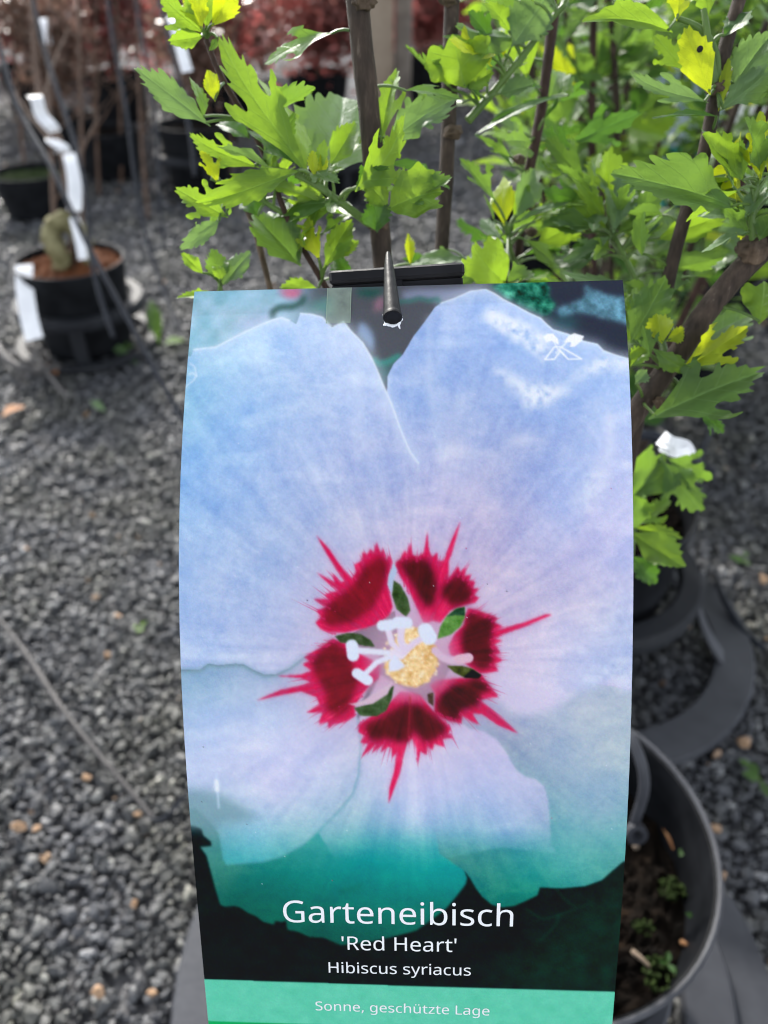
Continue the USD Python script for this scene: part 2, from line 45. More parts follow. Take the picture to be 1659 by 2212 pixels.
ART_TONE={"up_left":[[4.91,23.95,168,206,240],[27.05,15.26,172,202,245],[14.43,41.75,150,190,240],[34.95,34.87,163,190,236],[3.97,55.75,140,185,240],[28.78,55.94,158,185,235],[49.22,56.1,168,185,232],[62.81,62.98,175,186,228],[5.99,83.18,158,188,236],[29.23,83.13,170,190,232],[5.7,107.74,172,195,240],[29.04,107.53,184,196,235],[42.74,76.38,180,190,228],[43.99,15.69,192,212,248],[54.08,27.94,185,205,245],[0.19,37.21,150,200,232],[45.45,96.54,195,190,225],[69.59,80.38,200,190,225]],"up_right":[[82.99,10.51,165,190,240],[69.27,35.44,158,185,236],[82.82,35.67,158,180,230],[102.97,36.0,150,178,234],[96.1,56.45,168,180,225],[82.84,63.07,180,185,228],[115.96,49.9,162,184,235],[126.87,36.38,172,198,246],[76.22,72.39,192,186,225],[109.21,67.17,170,185,235],[127.61,56.69,185,203,250],[88.65,4.34,170,198,245],[89.48,83.0,190,180,218]],"right":[[127.38,76.38,200,202,244],[109.17,82.96,188,188,230],[126.18,102.67,188,198,236],[109.29,109.51,204,204,240],[100.18,123.25,215,205,235],[122.43,114.77,180,195,238],[128.61,43.28,195,212,252],[96.09,96.23,195,185,220],[115.72,96.11,192,190,228]],"right_low":[[116.21,134.2,164,184,212],[126.83,136.86,168,188,210],[109.76,144.34,152,175,206],[123.56,158.94,140,176,206],[127.97,168.11,105,178,185],[128.51,179.24,70,155,155],[117.7,182.76,60,160,160],[110.58,176.45,68,165,170],[103.88,183.11,25,145,140],[99.89,189.83,10,120,112],[100.2,126.02,175,185,215],[96.29,137.37,150,165,195],[104.3,196.45,5,90,80]],"left_low":[[5.24,121.67,148,183,215],[7.58,131.59,168,194,240],[28.41,131.29,184,200,240],[41.75,145.59,200,205,242],[13.84,146.09,188,200,240],[27.3,157.9,196,202,240],[19.54,170.55,120,190,218],[11.84,178.79,60,168,178],[29.23,176.76,70,168,178],[5.27,169.28,120,175,190],[31.53,118.55,165,180,215],[42.34,124.01,195,190,222],[2.17,152.31,190,205,245]],"bottom":[[62.41,145.21,200,204,242],[76.02,152.37,190,198,240],[96.43,151.97,186,196,235],[69.05,163.19,176,196,238],[75.94,170.87,112,182,200],[96.64,167.25,150,186,225],[61.96,172.79,90,175,188],[103.67,175.01,85,175,182],[55.8,132.3,200,195,228],[76.1,137.7,200,196,230],[82.93,180.36,35,155,158],[54.74,181.04,20,150,152],[107.42,160.82,160,180,220],[43.78,168.43,130,180,205]],"back_low":[[2.85,163.04,105,150,165],[11.73,180.43,45,130,125],[4.69,177.33,70,145,140],[25.94,185.04,0,118,112],[54.74,181.04,0,140,140],[75.93,183.81,5,148,148],[25.44,195.18,0,100,92],[54.51,192.7,0,122,114],[75.95,193.83,0,115,106],[40.95,168.49,60,160,170],[39.73,203.44,0,88,80],[61.58,202.81,0,92,85],[10.96,192.15,10,95,88],[68.96,172.62,40,165,172]]}
GLYPHS={"G":[0.731,[[[[0.063,0.315],[0.062,0.388],[0.069,0.44],[0.094,0.523],[0.113,0.559],[0.146,0.605],[0.213,0.662],[0.293,0.7],[0.396,0.719],[0.47,0.719],[0.526,0.712],[0.601,0.694],[0.643,0.675],[0.61,0.598],[0.504,0.631],[0.398,0.637],[0.33,0.625],[0.296,0.612],[0.253,0.585],[0.207,0.538],[0.175,0.481],[0.156,0.407],[0.155,0.317],[0.163,0.257],[0.182,0.198],[0.208,0.153],[0.248,0.113],[0.289,0.088],[0.346,0.069],[0.393,0.062],[0.484,0.064],[0.55,0.075],[0.565,0.086],[0.566,0.289],[0.56,0.294],[0.408,0.294],[0.406,0.372],[0.655,0.375],[0.656,0.026],[0.652,0.021],[0.529,-0.006],[0.459,-0.013],[0.37,-0.013],[0.293,0.0],[0.228,0.025],[0.164,0.071],[0.113,0.136],[0.081,0.208]]]]],"a":[0.562,[[[[0.044,0.125],[0.045,0.179],[0.063,0.228],[0.089,0.261],[0.127,0.287],[0.207,0.312],[0.394,0.322],[0.394,0.374],[0.387,0.406],[0.374,0.432],[0.348,0.454],[0.312,0.467],[0.259,0.469],[0.219,0.462],[0.13,0.431],[0.105,0.488],[0.108,0.498],[0.196,0.531],[0.299,0.542],[0.375,0.531],[0.409,0.517],[0.436,0.498],[0.469,0.448],[0.481,0.388],[0.48,-0.001],[0.415,0.0],[0.397,0.074],[0.349,0.027],[0.304,0.0],[0.245,-0.013],[0.19,-0.012],[0.155,-0.006],[0.109,0.013],[0.075,0.044],[0.056,0.075]],[[0.138,0.176],[0.139,0.114],[0.152,0.091],[0.171,0.075],[0.197,0.064],[0.273,0.063],[0.313,0.075],[0.348,0.096],[0.381,0.139],[0.394,0.188],[0.393,0.253],[0.277,0.256],[0.229,0.25],[0.189,0.237],[0.168,0.223],[0.146,0.196]]]]],"r":[0.419,[[[[0.088,0.001],[0.088,0.53],[0.162,0.53],[0.17,0.443],[0.177,0.438],[0.226,0.5],[0.275,0.531],[0.321,0.544],[0.365,0.544],[0.4,0.537],[0.403,0.53],[0.392,0.457],[0.318,0.463],[0.291,0.456],[0.252,0.437],[0.207,0.389],[0.188,0.348],[0.18,0.307],[0.18,0.004]]]]],"t":[0.362,[[[[0.019,0.464],[0.019,0.505],[0.096,0.543],[0.133,0.653],[0.179,0.653],[0.186,0.647],[0.184,0.537],[0.189,0.532],[0.337,0.53],[0.336,0.463],[0.19,0.463],[0.184,0.457],[0.188,0.122],[0.207,0.085],[0.239,0.064],[0.285,0.061],[0.339,0.068],[0.341,0.007],[0.336,0.0],[0.276,-0.013],[0.227,-0.012],[0.194,-0.006],[0.152,0.013],[0.119,0.045],[0.1,0.086],[0.094,0.124],[0.094,0.459]]]]],"e":[0.562,[[[[0.057,0.226],[0.056,0.295],[0.069,0.368],[0.094,0.43],[0.119,0.466],[0.145,0.492],[0.183,0.517],[0.216,0.531],[0.28,0.542],[0.345,0.537],[0.4,0.519],[0.456,0.474],[0.494,0.412],[0.512,0.329],[0.511,0.246],[0.152,0.245],[0.148,0.241],[0.15,0.199],[0.158,0.166],[0.177,0.127],[0.199,0.101],[0.225,0.082],[0.277,0.063],[0.344,0.061],[0.407,0.069],[0.485,0.095],[0.489,0.09],[0.487,0.02],[0.431,0.0],[0.352,-0.013],[0.271,-0.011],[0.189,0.013],[0.133,0.05],[0.1,0.089],[0.069,0.157]],[[0.15,0.325],[0.154,0.319],[0.416,0.319],[0.421,0.323],[0.419,0.36],[0.4,0.413],[0.367,0.448],[0.318,0.467],[0.273,0.469],[0.225,0.454],[0.188,0.424],[0.163,0.383]]]]],"n":[0.619,[[[[0.088,0.001],[0.088,0.53],[0.159,0.531],[0.178,0.464],[0.205,0.494],[0.236,0.517],[0.266,0.531],[0.311,0.542],[0.389,0.542],[0.436,0.531],[0.472,0.512],[0.512,0.469],[0.525,0.442],[0.536,0.392],[0.537,0.001],[0.45,0.002],[0.45,0.364],[0.437,0.416],[0.412,0.448],[0.388,0.462],[0.366,0.469],[0.312,0.47],[0.267,0.462],[0.232,0.443],[0.208,0.416],[0.189,0.372],[0.181,0.335],[0.178,0.277],[0.18,0.003]]]]],"i":[0.25,[[[[0.076,0.667],[0.077,0.703],[0.088,0.724],[0.098,0.731],[0.115,0.737],[0.135,0.737],[0.154,0.729],[0.169,0.714],[0.175,0.695],[0.175,0.668],[0.168,0.648],[0.151,0.631],[0.135,0.625],[0.115,0.625],[0.099,0.631],[0.083,0.646]]],[[[0.081,0.529],[0.168,0.531],[0.173,0.528],[0.173,0.004],[0.168,0.0],[0.081,0.002]]]]],"b":[0.619,[[[[0.088,0.001],[0.088,0.754],[0.173,0.756],[0.174,0.465],[0.179,0.465],[0.202,0.492],[0.228,0.512],[0.29,0.537],[0.335,0.542],[0.393,0.537],[0.456,0.512],[0.512,0.461],[0.542,0.404],[0.556,0.353],[0.562,0.301],[0.561,0.212],[0.544,0.13],[0.518,0.078],[0.48,0.033],[0.437,0.006],[0.368,-0.012],[0.315,-0.012],[0.28,-0.006],[0.222,0.021],[0.173,0.064],[0.15,0.0]],[[0.177,0.291],[0.181,0.193],[0.194,0.144],[0.207,0.117],[0.229,0.09],[0.266,0.069],[0.309,0.061],[0.362,0.063],[0.398,0.077],[0.423,0.096],[0.443,0.125],[0.456,0.153],[0.469,0.207],[0.469,0.326],[0.456,0.378],[0.443,0.407],[0.404,0.449],[0.356,0.467],[0.304,0.469],[0.271,0.462],[0.239,0.448],[0.207,0.416],[0.188,0.372]]]]],"s":[0.475,[[[[0.051,0.023],[0.051,0.1],[0.119,0.075],[0.172,0.063],[0.265,0.063],[0.291,0.069],[0.323,0.088],[0.337,0.107],[0.344,0.128],[0.344,0.149],[0.337,0.167],[0.316,0.192],[0.27,0.218],[0.124,0.281],[0.075,0.32],[0.056,0.353],[0.05,0.38],[0.052,0.428],[0.069,0.47],[0.089,0.493],[0.116,0.512],[0.188,0.537],[0.237,0.542],[0.317,0.537],[0.37,0.525],[0.417,0.506],[0.419,0.499],[0.389,0.438],[0.306,0.462],[0.266,0.469],[0.216,0.469],[0.185,0.462],[0.157,0.449],[0.138,0.43],[0.131,0.413],[0.138,0.376],[0.163,0.351],[0.353,0.267],[0.388,0.243],[0.412,0.217],[0.43,0.173],[0.431,0.123],[0.425,0.094],[0.406,0.058],[0.388,0.038],[0.35,0.013],[0.301,-0.005],[0.251,-0.012],[0.18,-0.012],[0.13,-0.006],[0.08,0.008]]]]],"c":[0.481,[[[[0.057,0.223],[0.058,0.312],[0.077,0.393],[0.108,0.45],[0.15,0.492],[0.211,0.523],[0.279,0.537],[0.338,0.537],[0.384,0.531],[0.448,0.509],[0.423,0.439],[0.337,0.461],[0.286,0.463],[0.249,0.455],[0.213,0.437],[0.188,0.413],[0.169,0.383],[0.156,0.348],[0.148,0.293],[0.15,0.206],[0.156,0.174],[0.175,0.128],[0.208,0.088],[0.239,0.07],[0.286,0.061],[0.359,0.064],[0.439,0.087],[0.438,0.014],[0.382,-0.006],[0.338,-0.013],[0.261,-0.011],[0.211,0.0],[0.177,0.014],[0.126,0.05],[0.094,0.092],[0.069,0.15]]]]],"h":[0.619,[[[[0.088,0.001],[0.088,0.754],[0.174,0.756],[0.18,0.752],[0.176,0.463],[0.219,0.506],[0.266,0.531],[0.321,0.544],[0.373,0.544],[0.418,0.536],[0.464,0.517],[0.5,0.486],[0.519,0.456],[0.531,0.42],[0.537,0.379],[0.537,0.002],[0.45,0.002],[0.45,0.364],[0.437,0.416],[0.412,0.448],[0.388,0.462],[0.366,0.469],[0.312,0.47],[0.267,0.462],[0.233,0.443],[0.208,0.416],[0.188,0.367],[0.178,0.274],[0.18,0.003]]]]],"'":[0.225,[[[[0.064,0.708],[0.07,0.713],[0.161,0.709],[0.142,0.469],[0.137,0.456],[0.084,0.46]]]]],"R":[0.625,[[[[0.101,0.001],[0.1,0.711],[0.337,0.712],[0.415,0.7],[0.467,0.68],[0.517,0.639],[0.537,0.608],[0.555,0.548],[0.556,0.483],[0.544,0.43],[0.511,0.377],[0.48,0.35],[0.418,0.314],[0.606,0.002],[0.503,0.003],[0.333,0.292],[0.196,0.294],[0.191,0.288],[0.192,0.004]],[[0.192,0.372],[0.196,0.367],[0.346,0.369],[0.392,0.382],[0.43,0.407],[0.456,0.447],[0.464,0.486],[0.461,0.549],[0.435,0.596],[0.405,0.618],[0.368,0.631],[0.324,0.637],[0.193,0.635]]]]],"d":[0.619,[[[[0.057,0.225],[0.058,0.317],[0.075,0.4],[0.107,0.459],[0.137,0.493],[0.163,0.512],[0.225,0.537],[0.268,0.542],[0.328,0.537],[0.392,0.511],[0.439,0.464],[0.445,0.465],[0.439,0.753],[0.53,0.756],[0.531,0.001],[0.459,0.0],[0.441,0.068],[0.393,0.021],[0.335,-0.006],[0.301,-0.012],[0.249,-0.012],[0.18,0.006],[0.133,0.038],[0.089,0.096],[0.069,0.147]],[[0.148,0.229],[0.156,0.172],[0.169,0.137],[0.19,0.103],[0.22,0.077],[0.255,0.063],[0.309,0.061],[0.358,0.07],[0.388,0.088],[0.417,0.123],[0.431,0.16],[0.441,0.248],[0.431,0.357],[0.418,0.395],[0.398,0.429],[0.361,0.456],[0.31,0.469],[0.27,0.469],[0.243,0.462],[0.208,0.443],[0.177,0.404],[0.156,0.351],[0.148,0.294]]]]]," ":[0.263,[]],"H":[0.744,[[[[0.1,0.71],[0.187,0.713],[0.192,0.709],[0.191,0.418],[0.196,0.412],[0.554,0.413],[0.556,0.711],[0.648,0.709],[0.647,0.002],[0.556,0.002],[0.554,0.331],[0.196,0.331],[0.191,0.325],[0.192,0.004],[0.1,0.001]]]]],"u":[0.625,[[[[0.081,0.529],[0.168,0.531],[0.173,0.528],[0.172,0.19],[0.175,0.147],[0.188,0.111],[0.212,0.082],[0.234,0.069],[0.256,0.063],[0.308,0.061],[0.354,0.069],[0.392,0.088],[0.423,0.127],[0.437,0.164],[0.447,0.257],[0.445,0.528],[0.537,0.53],[0.536,0.0],[0.464,0.0],[0.447,0.067],[0.417,0.033],[0.387,0.013],[0.339,-0.006],[0.301,-0.012],[0.246,-0.012],[0.186,0.0],[0.145,0.021],[0.119,0.045],[0.094,0.091],[0.081,0.152]]]]],"y":[0.512,[[[[0.006,0.532],[0.098,0.531],[0.219,0.219],[0.259,0.091],[0.414,0.529],[0.421,0.534],[0.505,0.534],[0.509,0.531],[0.287,-0.058],[0.256,-0.128],[0.225,-0.175],[0.192,-0.206],[0.159,-0.225],[0.11,-0.237],[0.055,-0.237],[0.016,-0.231],[0.013,-0.163],[0.101,-0.162],[0.142,-0.143],[0.179,-0.096],[0.217,0.004],[0.006,0.522]]]]],"S":[0.556,[[[[0.054,0.022],[0.057,0.101],[0.171,0.069],[0.221,0.062],[0.293,0.064],[0.34,0.075],[0.376,0.095],[0.406,0.131],[0.414,0.162],[0.412,0.209],[0.398,0.24],[0.377,0.262],[0.325,0.293],[0.171,0.358],[0.126,0.388],[0.096,0.42],[0.075,0.456],[0.063,0.512],[0.064,0.568],[0.082,0.62],[0.108,0.655],[0.149,0.686],[0.196,0.706],[0.249,0.717],[0.327,0.719],[0.381,0.712],[0.484,0.681],[0.487,0.669],[0.461,0.6],[0.362,0.631],[0.316,0.637],[0.254,0.636],[0.214,0.625],[0.183,0.605],[0.163,0.579],[0.155,0.549],[0.158,0.499],[0.171,0.471],[0.19,0.451],[0.256,0.413],[0.34,0.381],[0.406,0.35],[0.453,0.317],[0.481,0.284],[0.5,0.243],[0.506,0.21],[0.506,0.163],[0.494,0.111],[0.479,0.084],[0.45,0.05],[0.417,0.025],[0.331,-0.006],[0.284,-0.013],[0.188,-0.011],[0.111,0.0]]]]],"o":[0.606,[[[[0.057,0.231],[0.056,0.299],[0.063,0.346],[0.089,0.423],[0.114,0.461],[0.146,0.492],[0.177,0.512],[0.222,0.531],[0.318,0.542],[0.36,0.537],[0.422,0.517],[0.467,0.487],[0.498,0.454],[0.531,0.398],[0.544,0.361],[0.553,0.291],[0.55,0.201],[0.525,0.117],[0.506,0.084],[0.47,0.044],[0.436,0.019],[0.376,-0.005],[0.331,-0.012],[0.275,-0.012],[0.218,0.0],[0.164,0.027],[0.125,0.061],[0.094,0.103],[0.069,0.163]],[[0.148,0.236],[0.156,0.179],[0.169,0.144],[0.188,0.112],[0.218,0.083],[0.247,0.069],[0.29,0.061],[0.34,0.063],[0.379,0.075],[0.424,0.115],[0.443,0.15],[0.456,0.193],[0.462,0.235],[0.462,0.296],[0.455,0.346],[0.437,0.394],[0.397,0.441],[0.356,0.462],[0.324,0.469],[0.284,0.469],[0.25,0.462],[0.221,0.45],[0.188,0.419],[0.164,0.376],[0.15,0.321]]]]],",":[0.269,[[[[0.044,-0.131],[0.091,0.11],[0.186,0.112],[0.192,0.101],[0.181,0.06],[0.108,-0.128]]]]],"g":[0.619,[[[[0.057,0.229],[0.058,0.315],[0.077,0.401],[0.113,0.467],[0.167,0.517],[0.193,0.53],[0.241,0.542],[0.31,0.542],[0.356,0.531],[0.386,0.517],[0.445,0.466],[0.462,0.532],[0.53,0.533],[0.531,-0.038],[0.525,-0.082],[0.512,-0.122],[0.48,-0.173],[0.448,-0.2],[0.417,-0.217],[0.371,-0.231],[0.326,-0.237],[0.249,-0.237],[0.191,-0.231],[0.101,-0.206],[0.098,-0.129],[0.102,-0.125],[0.168,-0.15],[0.265,-0.164],[0.332,-0.162],[0.37,-0.15],[0.39,-0.137],[0.417,-0.11],[0.437,-0.069],[0.444,-0.035],[0.444,0.064],[0.439,0.066],[0.391,0.019],[0.328,-0.006],[0.268,-0.011],[0.225,-0.006],[0.186,0.006],[0.137,0.038],[0.096,0.089],[0.069,0.153]],[[0.148,0.234],[0.156,0.177],[0.169,0.141],[0.188,0.108],[0.217,0.082],[0.271,0.062],[0.326,0.064],[0.379,0.082],[0.404,0.103],[0.425,0.134],[0.437,0.172],[0.444,0.215],[0.444,0.302],[0.437,0.349],[0.429,0.38],[0.41,0.417],[0.377,0.45],[0.326,0.469],[0.258,0.469],[0.215,0.449],[0.182,0.415],[0.163,0.376],[0.15,0.323]]]]],"ü":[0.625,[[[[0.081,0.529],[0.168,0.531],[0.173,0.528],[0.172,0.19],[0.175,0.146],[0.183,0.12],[0.21,0.083],[0.234,0.069],[0.256,0.063],[0.31,0.061],[0.356,0.069],[0.392,0.088],[0.418,0.118],[0.437,0.164],[0.447,0.254],[0.445,0.528],[0.537,0.53],[0.536,0.0],[0.464,0.0],[0.447,0.066],[0.414,0.032],[0.375,0.006],[0.302,-0.012],[0.244,-0.012],[0.185,0.0],[0.147,0.019],[0.119,0.045],[0.095,0.086],[0.081,0.151]]],[[[0.36,0.664],[0.364,0.704],[0.376,0.717],[0.393,0.725],[0.415,0.725],[0.433,0.717],[0.45,0.69],[0.45,0.662],[0.444,0.645],[0.415,0.625],[0.393,0.625],[0.378,0.632],[0.364,0.647]]],[[[0.175,0.652],[0.175,0.7],[0.182,0.711],[0.207,0.725],[0.229,0.725],[0.244,0.718],[0.256,0.706],[0.262,0.69],[0.262,0.662],[0.256,0.645],[0.228,0.625],[0.207,0.625],[0.184,0.638]]]]],"z":[0.469,[[[[0.038,0.001],[0.038,0.061],[0.324,0.458],[0.321,0.463],[0.058,0.463],[0.057,0.53],[0.423,0.531],[0.423,0.461],[0.144,0.072],[0.429,0.069],[0.431,0.002]]]]],"L":[0.531,[[[[0.101,0.001],[0.1,0.71],[0.187,0.712],[0.192,0.708],[0.191,0.086],[0.196,0.081],[0.5,0.081],[0.503,0.003]]]]]}
TEXT=[["title_lettering", "Garteneibisch", [27.09, 200.48], [98.49, 200.2]], ["variety_lettering", "'Red Heart'", [45.18, 210.52], [81.26, 210.3]], ["species_lettering", "Hibiscus syriacus", [40.78, 219.6], [85.89, 219.28]], ["position_lettering", "Sonne, geschützte Lage", [35.99, 234.92], [92.1, 234.97]]]

# ---------------------------------------------------------------- helpers
def at(px, py, d):
    """World point on the sight line through a point of the 1659 x 2212 photograph, d metres deep."""
    return EYE + d * (FWD + np.array([(px - 829.5) / 1660, 0, 0]) - (py - 1106) / 1660 * UP)
def on_z(px, py, z):
    r = at(px, py, 1.0) - EYE
    return EYE + r * ((z - EYE[2]) / r[2])
def unit(v): v = np.asarray(v, float); return v / max(np.linalg.norm(v), 1e-12)
USED = {}
def path_for(name, parent=None):
    base = parent.GetPath().pathString if parent else '/World'
    k = USED.get((base, name), 0); USED[(base, name)] = k + 1
    return f'{base}/{name}' if k == 0 else f'{base}/{name}_{k:03d}'
GROUPS = {'plant_pot': 'black nursery pots', 'pot_stand': 'plastic pot stands', 'drip_hose': 'dark irrigation hoses', 'red_maple': 'shrubs in the back row', 'plant_tag': 'white plastic tags', 'tan_stone': 'tan pebbles in the gravel',
    'hibiscus_shrub': 'hibiscus shrubs', 'plant_label': 'printed plant labels', 'potting_soil': 'soil in the pots', 'moss_clump': 'moss clumps in the near pot', 'seedling': 'seedlings in the near pot', 'wood_chip': 'wood chips in the near pot', 'fallen_leaf': 'leaves lying on the gravel', 'weed': 'weeds in the gravel', 'wooden_post': 'wooden posts', 'cane': 'sticks on the gravel', 'bare_shrub': 'bare shrub stems at left'}
def tag(p, label=None, cat=None, group=None, kind=None):
    p = p.GetPrim() if hasattr(p, 'GetPrim') else p
    if label and cat and not group: group = GROUPS.get(p.GetName().rstrip('0123456789').rstrip('_'))
    for k, v in (('label', label), ('category', cat), ('group', group), ('kind', kind)):
        if v: p.SetCustomDataByKey(k, v)
    return p
def thing(name, label, cat, loc=(0, 0, 0), rz=0, group=None, kind=None):
    x = UsdGeom.Xform.Define(stage, path_for(name)); x.AddTranslateOp().Set(Gf.Vec3d(*map(float, loc)))
    if rz: x.AddRotateZOp().Set(math.degrees(rz))
    tag(x, label, cat, group, kind); p = x.GetPrim(); ORIGIN[p.GetPath().pathString] = (np.array(loc, float), rz)
    return p
ORIGIN = {}
def obj(name, mesh, mat, parent=None, smooth=False, label=None, local=False, kind=None):
    """One Mesh prim. Vertices are given in world metres (local=True: in the thing's own metres)."""
    p = path_for(name, parent)
    if parent is not None and not local:
        top = '/'.join(parent.GetPath().pathString.split('/')[:3]); o, rz = ORIGIN[top]
        v, f = arr(mesh); v = v - o
        if rz: c, s = math.cos(-rz), math.sin(-rz); v = v @ np.array([[c, s, 0], [-s, c, 0], [0, 0, 1]])
        mesh = (v, f)
    m = usdkit.mesh(stage, p, mesh, mat, smooth)
    tag(m, label, kind=kind)
    return m
def arr(m):
    if isinstance(m, tuple): return np.asarray(m[0], float), np.asarray(m[1], int)
    if hasattr(m, 'to_mesh'): q = m.to_mesh(); return np.array(q.vert_properties[:, :3], float), np.array(q.tri_verts)
    return np.array(m.vertices, float), np.array(m.faces)
def join(ms):
    vs, fs, n = [], [], 0
    for m in ms:
        v, f = arr(m)
        if f.shape[1] == 4: f = np.vstack([f[:, [0, 1, 2]], f[:, [0, 2, 3]]])
        vs.append(v); fs.append(f + n); n += len(v)
    return np.vstack(vs), np.vstack(fs)
def spline(pts, n):
    pts = np.array(pts, float)
    if len(pts) == 2: t = np.linspace(0, 1, n)[:, None]; return pts[0] * (1 - t) + pts[1] * t
    s = np.concatenate([[0], np.cumsum(np.linalg.norm(np.diff(pts, axis=0), axis=1))])
    return CubicSpline(s, pts)(np.linspace(0, s[-1], n))
def tube(pts, r, seg=8, n=None, bump=0, seed=0):
    P = spline(pts, n or max(2, 3 * len(pts))); m = len(P)
    R = np.interp(np.linspace(0, 1, m), np.linspace(0, 1, len(np.atleast_1d(r))), np.atleast_1d(r)) if np.ndim(r) else np.full(m, r)
    T = np.gradient(P, axis=0); T /= np.linalg.norm(T, axis=1, keepdims=True)
    a = np.array([1, 0, 0]) if abs(T[0][0]) < .8 else np.array([0, 1, 0]); V = []
    for i in range(m):
        a = unit(a - (a @ T[i]) * T[i]); b = np.cross(T[i], a)
        th = np.linspace(0, 2 * PI, seg, endpoint=False)[:, None]
        rr = R[i] * np.ones((seg, 1))
        V.append(P[i] + rr * (np.cos(th) * a + np.sin(th) * b))
    V = np.vstack(V)
    if bump:
        c = np.repeat(P, seg, 0); V = c + (V - c) * (1 + bump * (meshkit.noise(V * 260, seed)[:, None] - .5) * 2)
    V = np.vstack([V, P[0], P[-1]]); F = []
    for i in range(m - 1):
        for k in range(seg):
            p, q = i * seg + k, i * seg + (k + 1) % seg
            F += [(p, q, q + seg), (p, q + seg, p + seg)]
    e = m * seg
    for k in range(seg):
        F += [(e, (k + 1) % seg, k), (e + 1, (m - 1) * seg + k, (m - 1) * seg + (k + 1) % seg)]
    return V, np.array(F)
def lathe(profile, seg=48, centre=(0, 0, 0), closed=False, arc=None):
    pr = np.array(profile, float); n = len(pr); a0, a1 = arc or (0, 2 * PI); full = arc is None
    ths = np.linspace(a0, a1, seg, endpoint=not full)
    V = np.vstack([np.stack([pr[:, 0] * math.cos(t), pr[:, 0] * math.sin(t), pr[:, 1]], 1) for t in ths]) + np.array(centre)
    F = []
    for i in range(seg if full else seg - 1):
        j = (i + 1) % seg
        for k in range(n if closed else n - 1):
            k2 = (k + 1) % n
            F += [(i * n + k, j * n + k, j * n + k2), (i * n + k, j * n + k2, i * n + k2)]
    return V, np.array(F)
def bx(c, s, rz=0, ry=0, rx=0):
    b = trimesh.creation.box(s)
    M = trimesh.transformations.euler_matrix(rx, ry, rz); M[:3, 3] = c; b.apply_transform(M)
    return arr(b)
def rbox(size, r=.001, M=None):
    """Box with chamfered edges."""
    import manifold3d as m3
    s = np.array(size) / 2 - r; pts = []
    for sg in np.ndindex(2, 2, 2):
        c = (np.array(sg) * 2 - 1) * s
        for k in range(3):
            for e in (-1, 1): d = np.zeros(3); d[k] = e * r; pts.append(c + d)
    h = trimesh.Trimesh(np.array(pts)).convex_hull
    if M is not None: h.apply_transform(M)
    return arr(h)
def frame(x, y, z, o):
    M = np.eye(4); M[:3, 0], M[:3, 1], M[:3, 2], M[:3, 3] = x, y, z, o; return M
def ribbon(pts, width, side, thick=.0006, n=None):
    """Thin flat strip along a line; side = its width direction (vector or one per point)."""
    P = spline(pts, n or 4 * len(pts)); T = np.gradient(P, axis=0); S = np.broadcast_to(side, P.shape) if np.ndim(side) == 1 else spline(side, len(P))
    S = S - (S * T).sum(1, keepdims=True) * T / (T * T).sum(1, keepdims=True); S = S / np.linalg.norm(S, axis=1, keepdims=True)
    N = np.cross(T, S); N /= np.linalg.norm(N, axis=1, keepdims=True); w = np.broadcast_to(width, (len(P),))[:, None] / 2
    V = np.stack([P - S * w + N * thick / 2, P + S * w + N * thick / 2, P + S * w - N * thick / 2, P - S * w - N * thick / 2], 1).reshape(-1, 3); F = []
    for i in range(len(P) - 1):
        for k in range(4):
            a, b = 4 * i + k, 4 * i + (k + 1) % 4; F += [(a, a + 4, b + 4), (a, b + 4, b)]
    e = 4 * (len(P) - 1); F += [(0, 1, 2), (0, 2, 3), (e, e + 2, e + 1), (e, e + 3, e + 2)]
    return V, np.array(F)

# ---------------------------------------------------------------- materials
MATS = {}
def mat(name, nodes, links=(), surface='p.BSDF'):
    MATS[name] = usdkit.material(stage, f'/World/Looks/{name}', nodes, links, surface=surface); return MATS[name]
def mottled(name, c1, c2, scale, rough=.6, spec=.5, bump=0, bscale=None, detail=4., c3=None, coord='geometry.position', lo=.35, hi=.65, r2=None):
    stops = [(lo, c1), (hi, c2)] + ([(min(hi + .12, 1), c3)] if c3 else [])
    src = 'tc.object' if coord != 'geometry.position' else 'g.position'
    nodes = {'g': ('geometry', {}), 'tc': ('texture_coordinate', {}), 'n': ('noise_texture', {'scale': scale, 'detail': detail, 'roughness': .6}), 'r': ('rgb_ramp', {'ramp': stops}),
             'p': ('principled_bsdf', {'roughness': rough, 'specular_ior_level': spec})}
    links = [(src, 'n.vector'), ('n.fac', 'r.fac'), ('r.color', 'p.base_color')]
    if r2 is not None:
        nodes['rr'] = ('map_range', {'from_min': .3, 'from_max': .7, 'to_min': rough, 'to_max': r2, 'clamp': True}); links += [('n.fac', 'rr.value'), ('rr.result', 'p.roughness')]
    if bump:
        nodes['bn'] = ('noise_texture', {'scale': bscale or scale * 3, 'detail': 5.}); nodes['b'] = ('bump', {'strength': bump, 'distance': .002})
        links += [(src, 'bn.vector'), ('bn.fac', 'b.height'), ('b.normal', 'p.normal')]
    return mat(name, nodes, links)
mottled('black_plastic', (.006, .006, .007), (.010, .010, .012), 60, .45, .16, .1, 400)
mottled('pot_plastic', (.004, .0045, .0055), (.010, .011, .013), 25, .55, .08, .15, 200, c3=(.016, .016, .016))
mottled('stand_plastic', (.034, .036, .043), (.055, .058, .067), 14, .5, .3, .2, 120, c3=(.085, .083, .078))
mottled('dark_stand', (.012, .013, .016), (.022, .024, .028), 14, .55, .15, .15, 120)
mottled('hose_plastic', (.008, .010, .015), (.016, .019, .026), 30, .45, .25)
mottled('grey_cane', (.045, .043, .044), (.085, .08, .078), 40, .6, .3, .2)
mottled('tag_plastic', (.72, .73, .76), (.85, .86, .88), 30, .35, .5)
mottled('soil', (.0025, .002, .0015), (.009, .006, .004), 70, .95, .1, 1.0, 160, c3=(.03, .018, .010))
mottled('bark_mulch', (.10, .035, .012), (.22, .085, .035), 45, .85, .2, .5, 120)
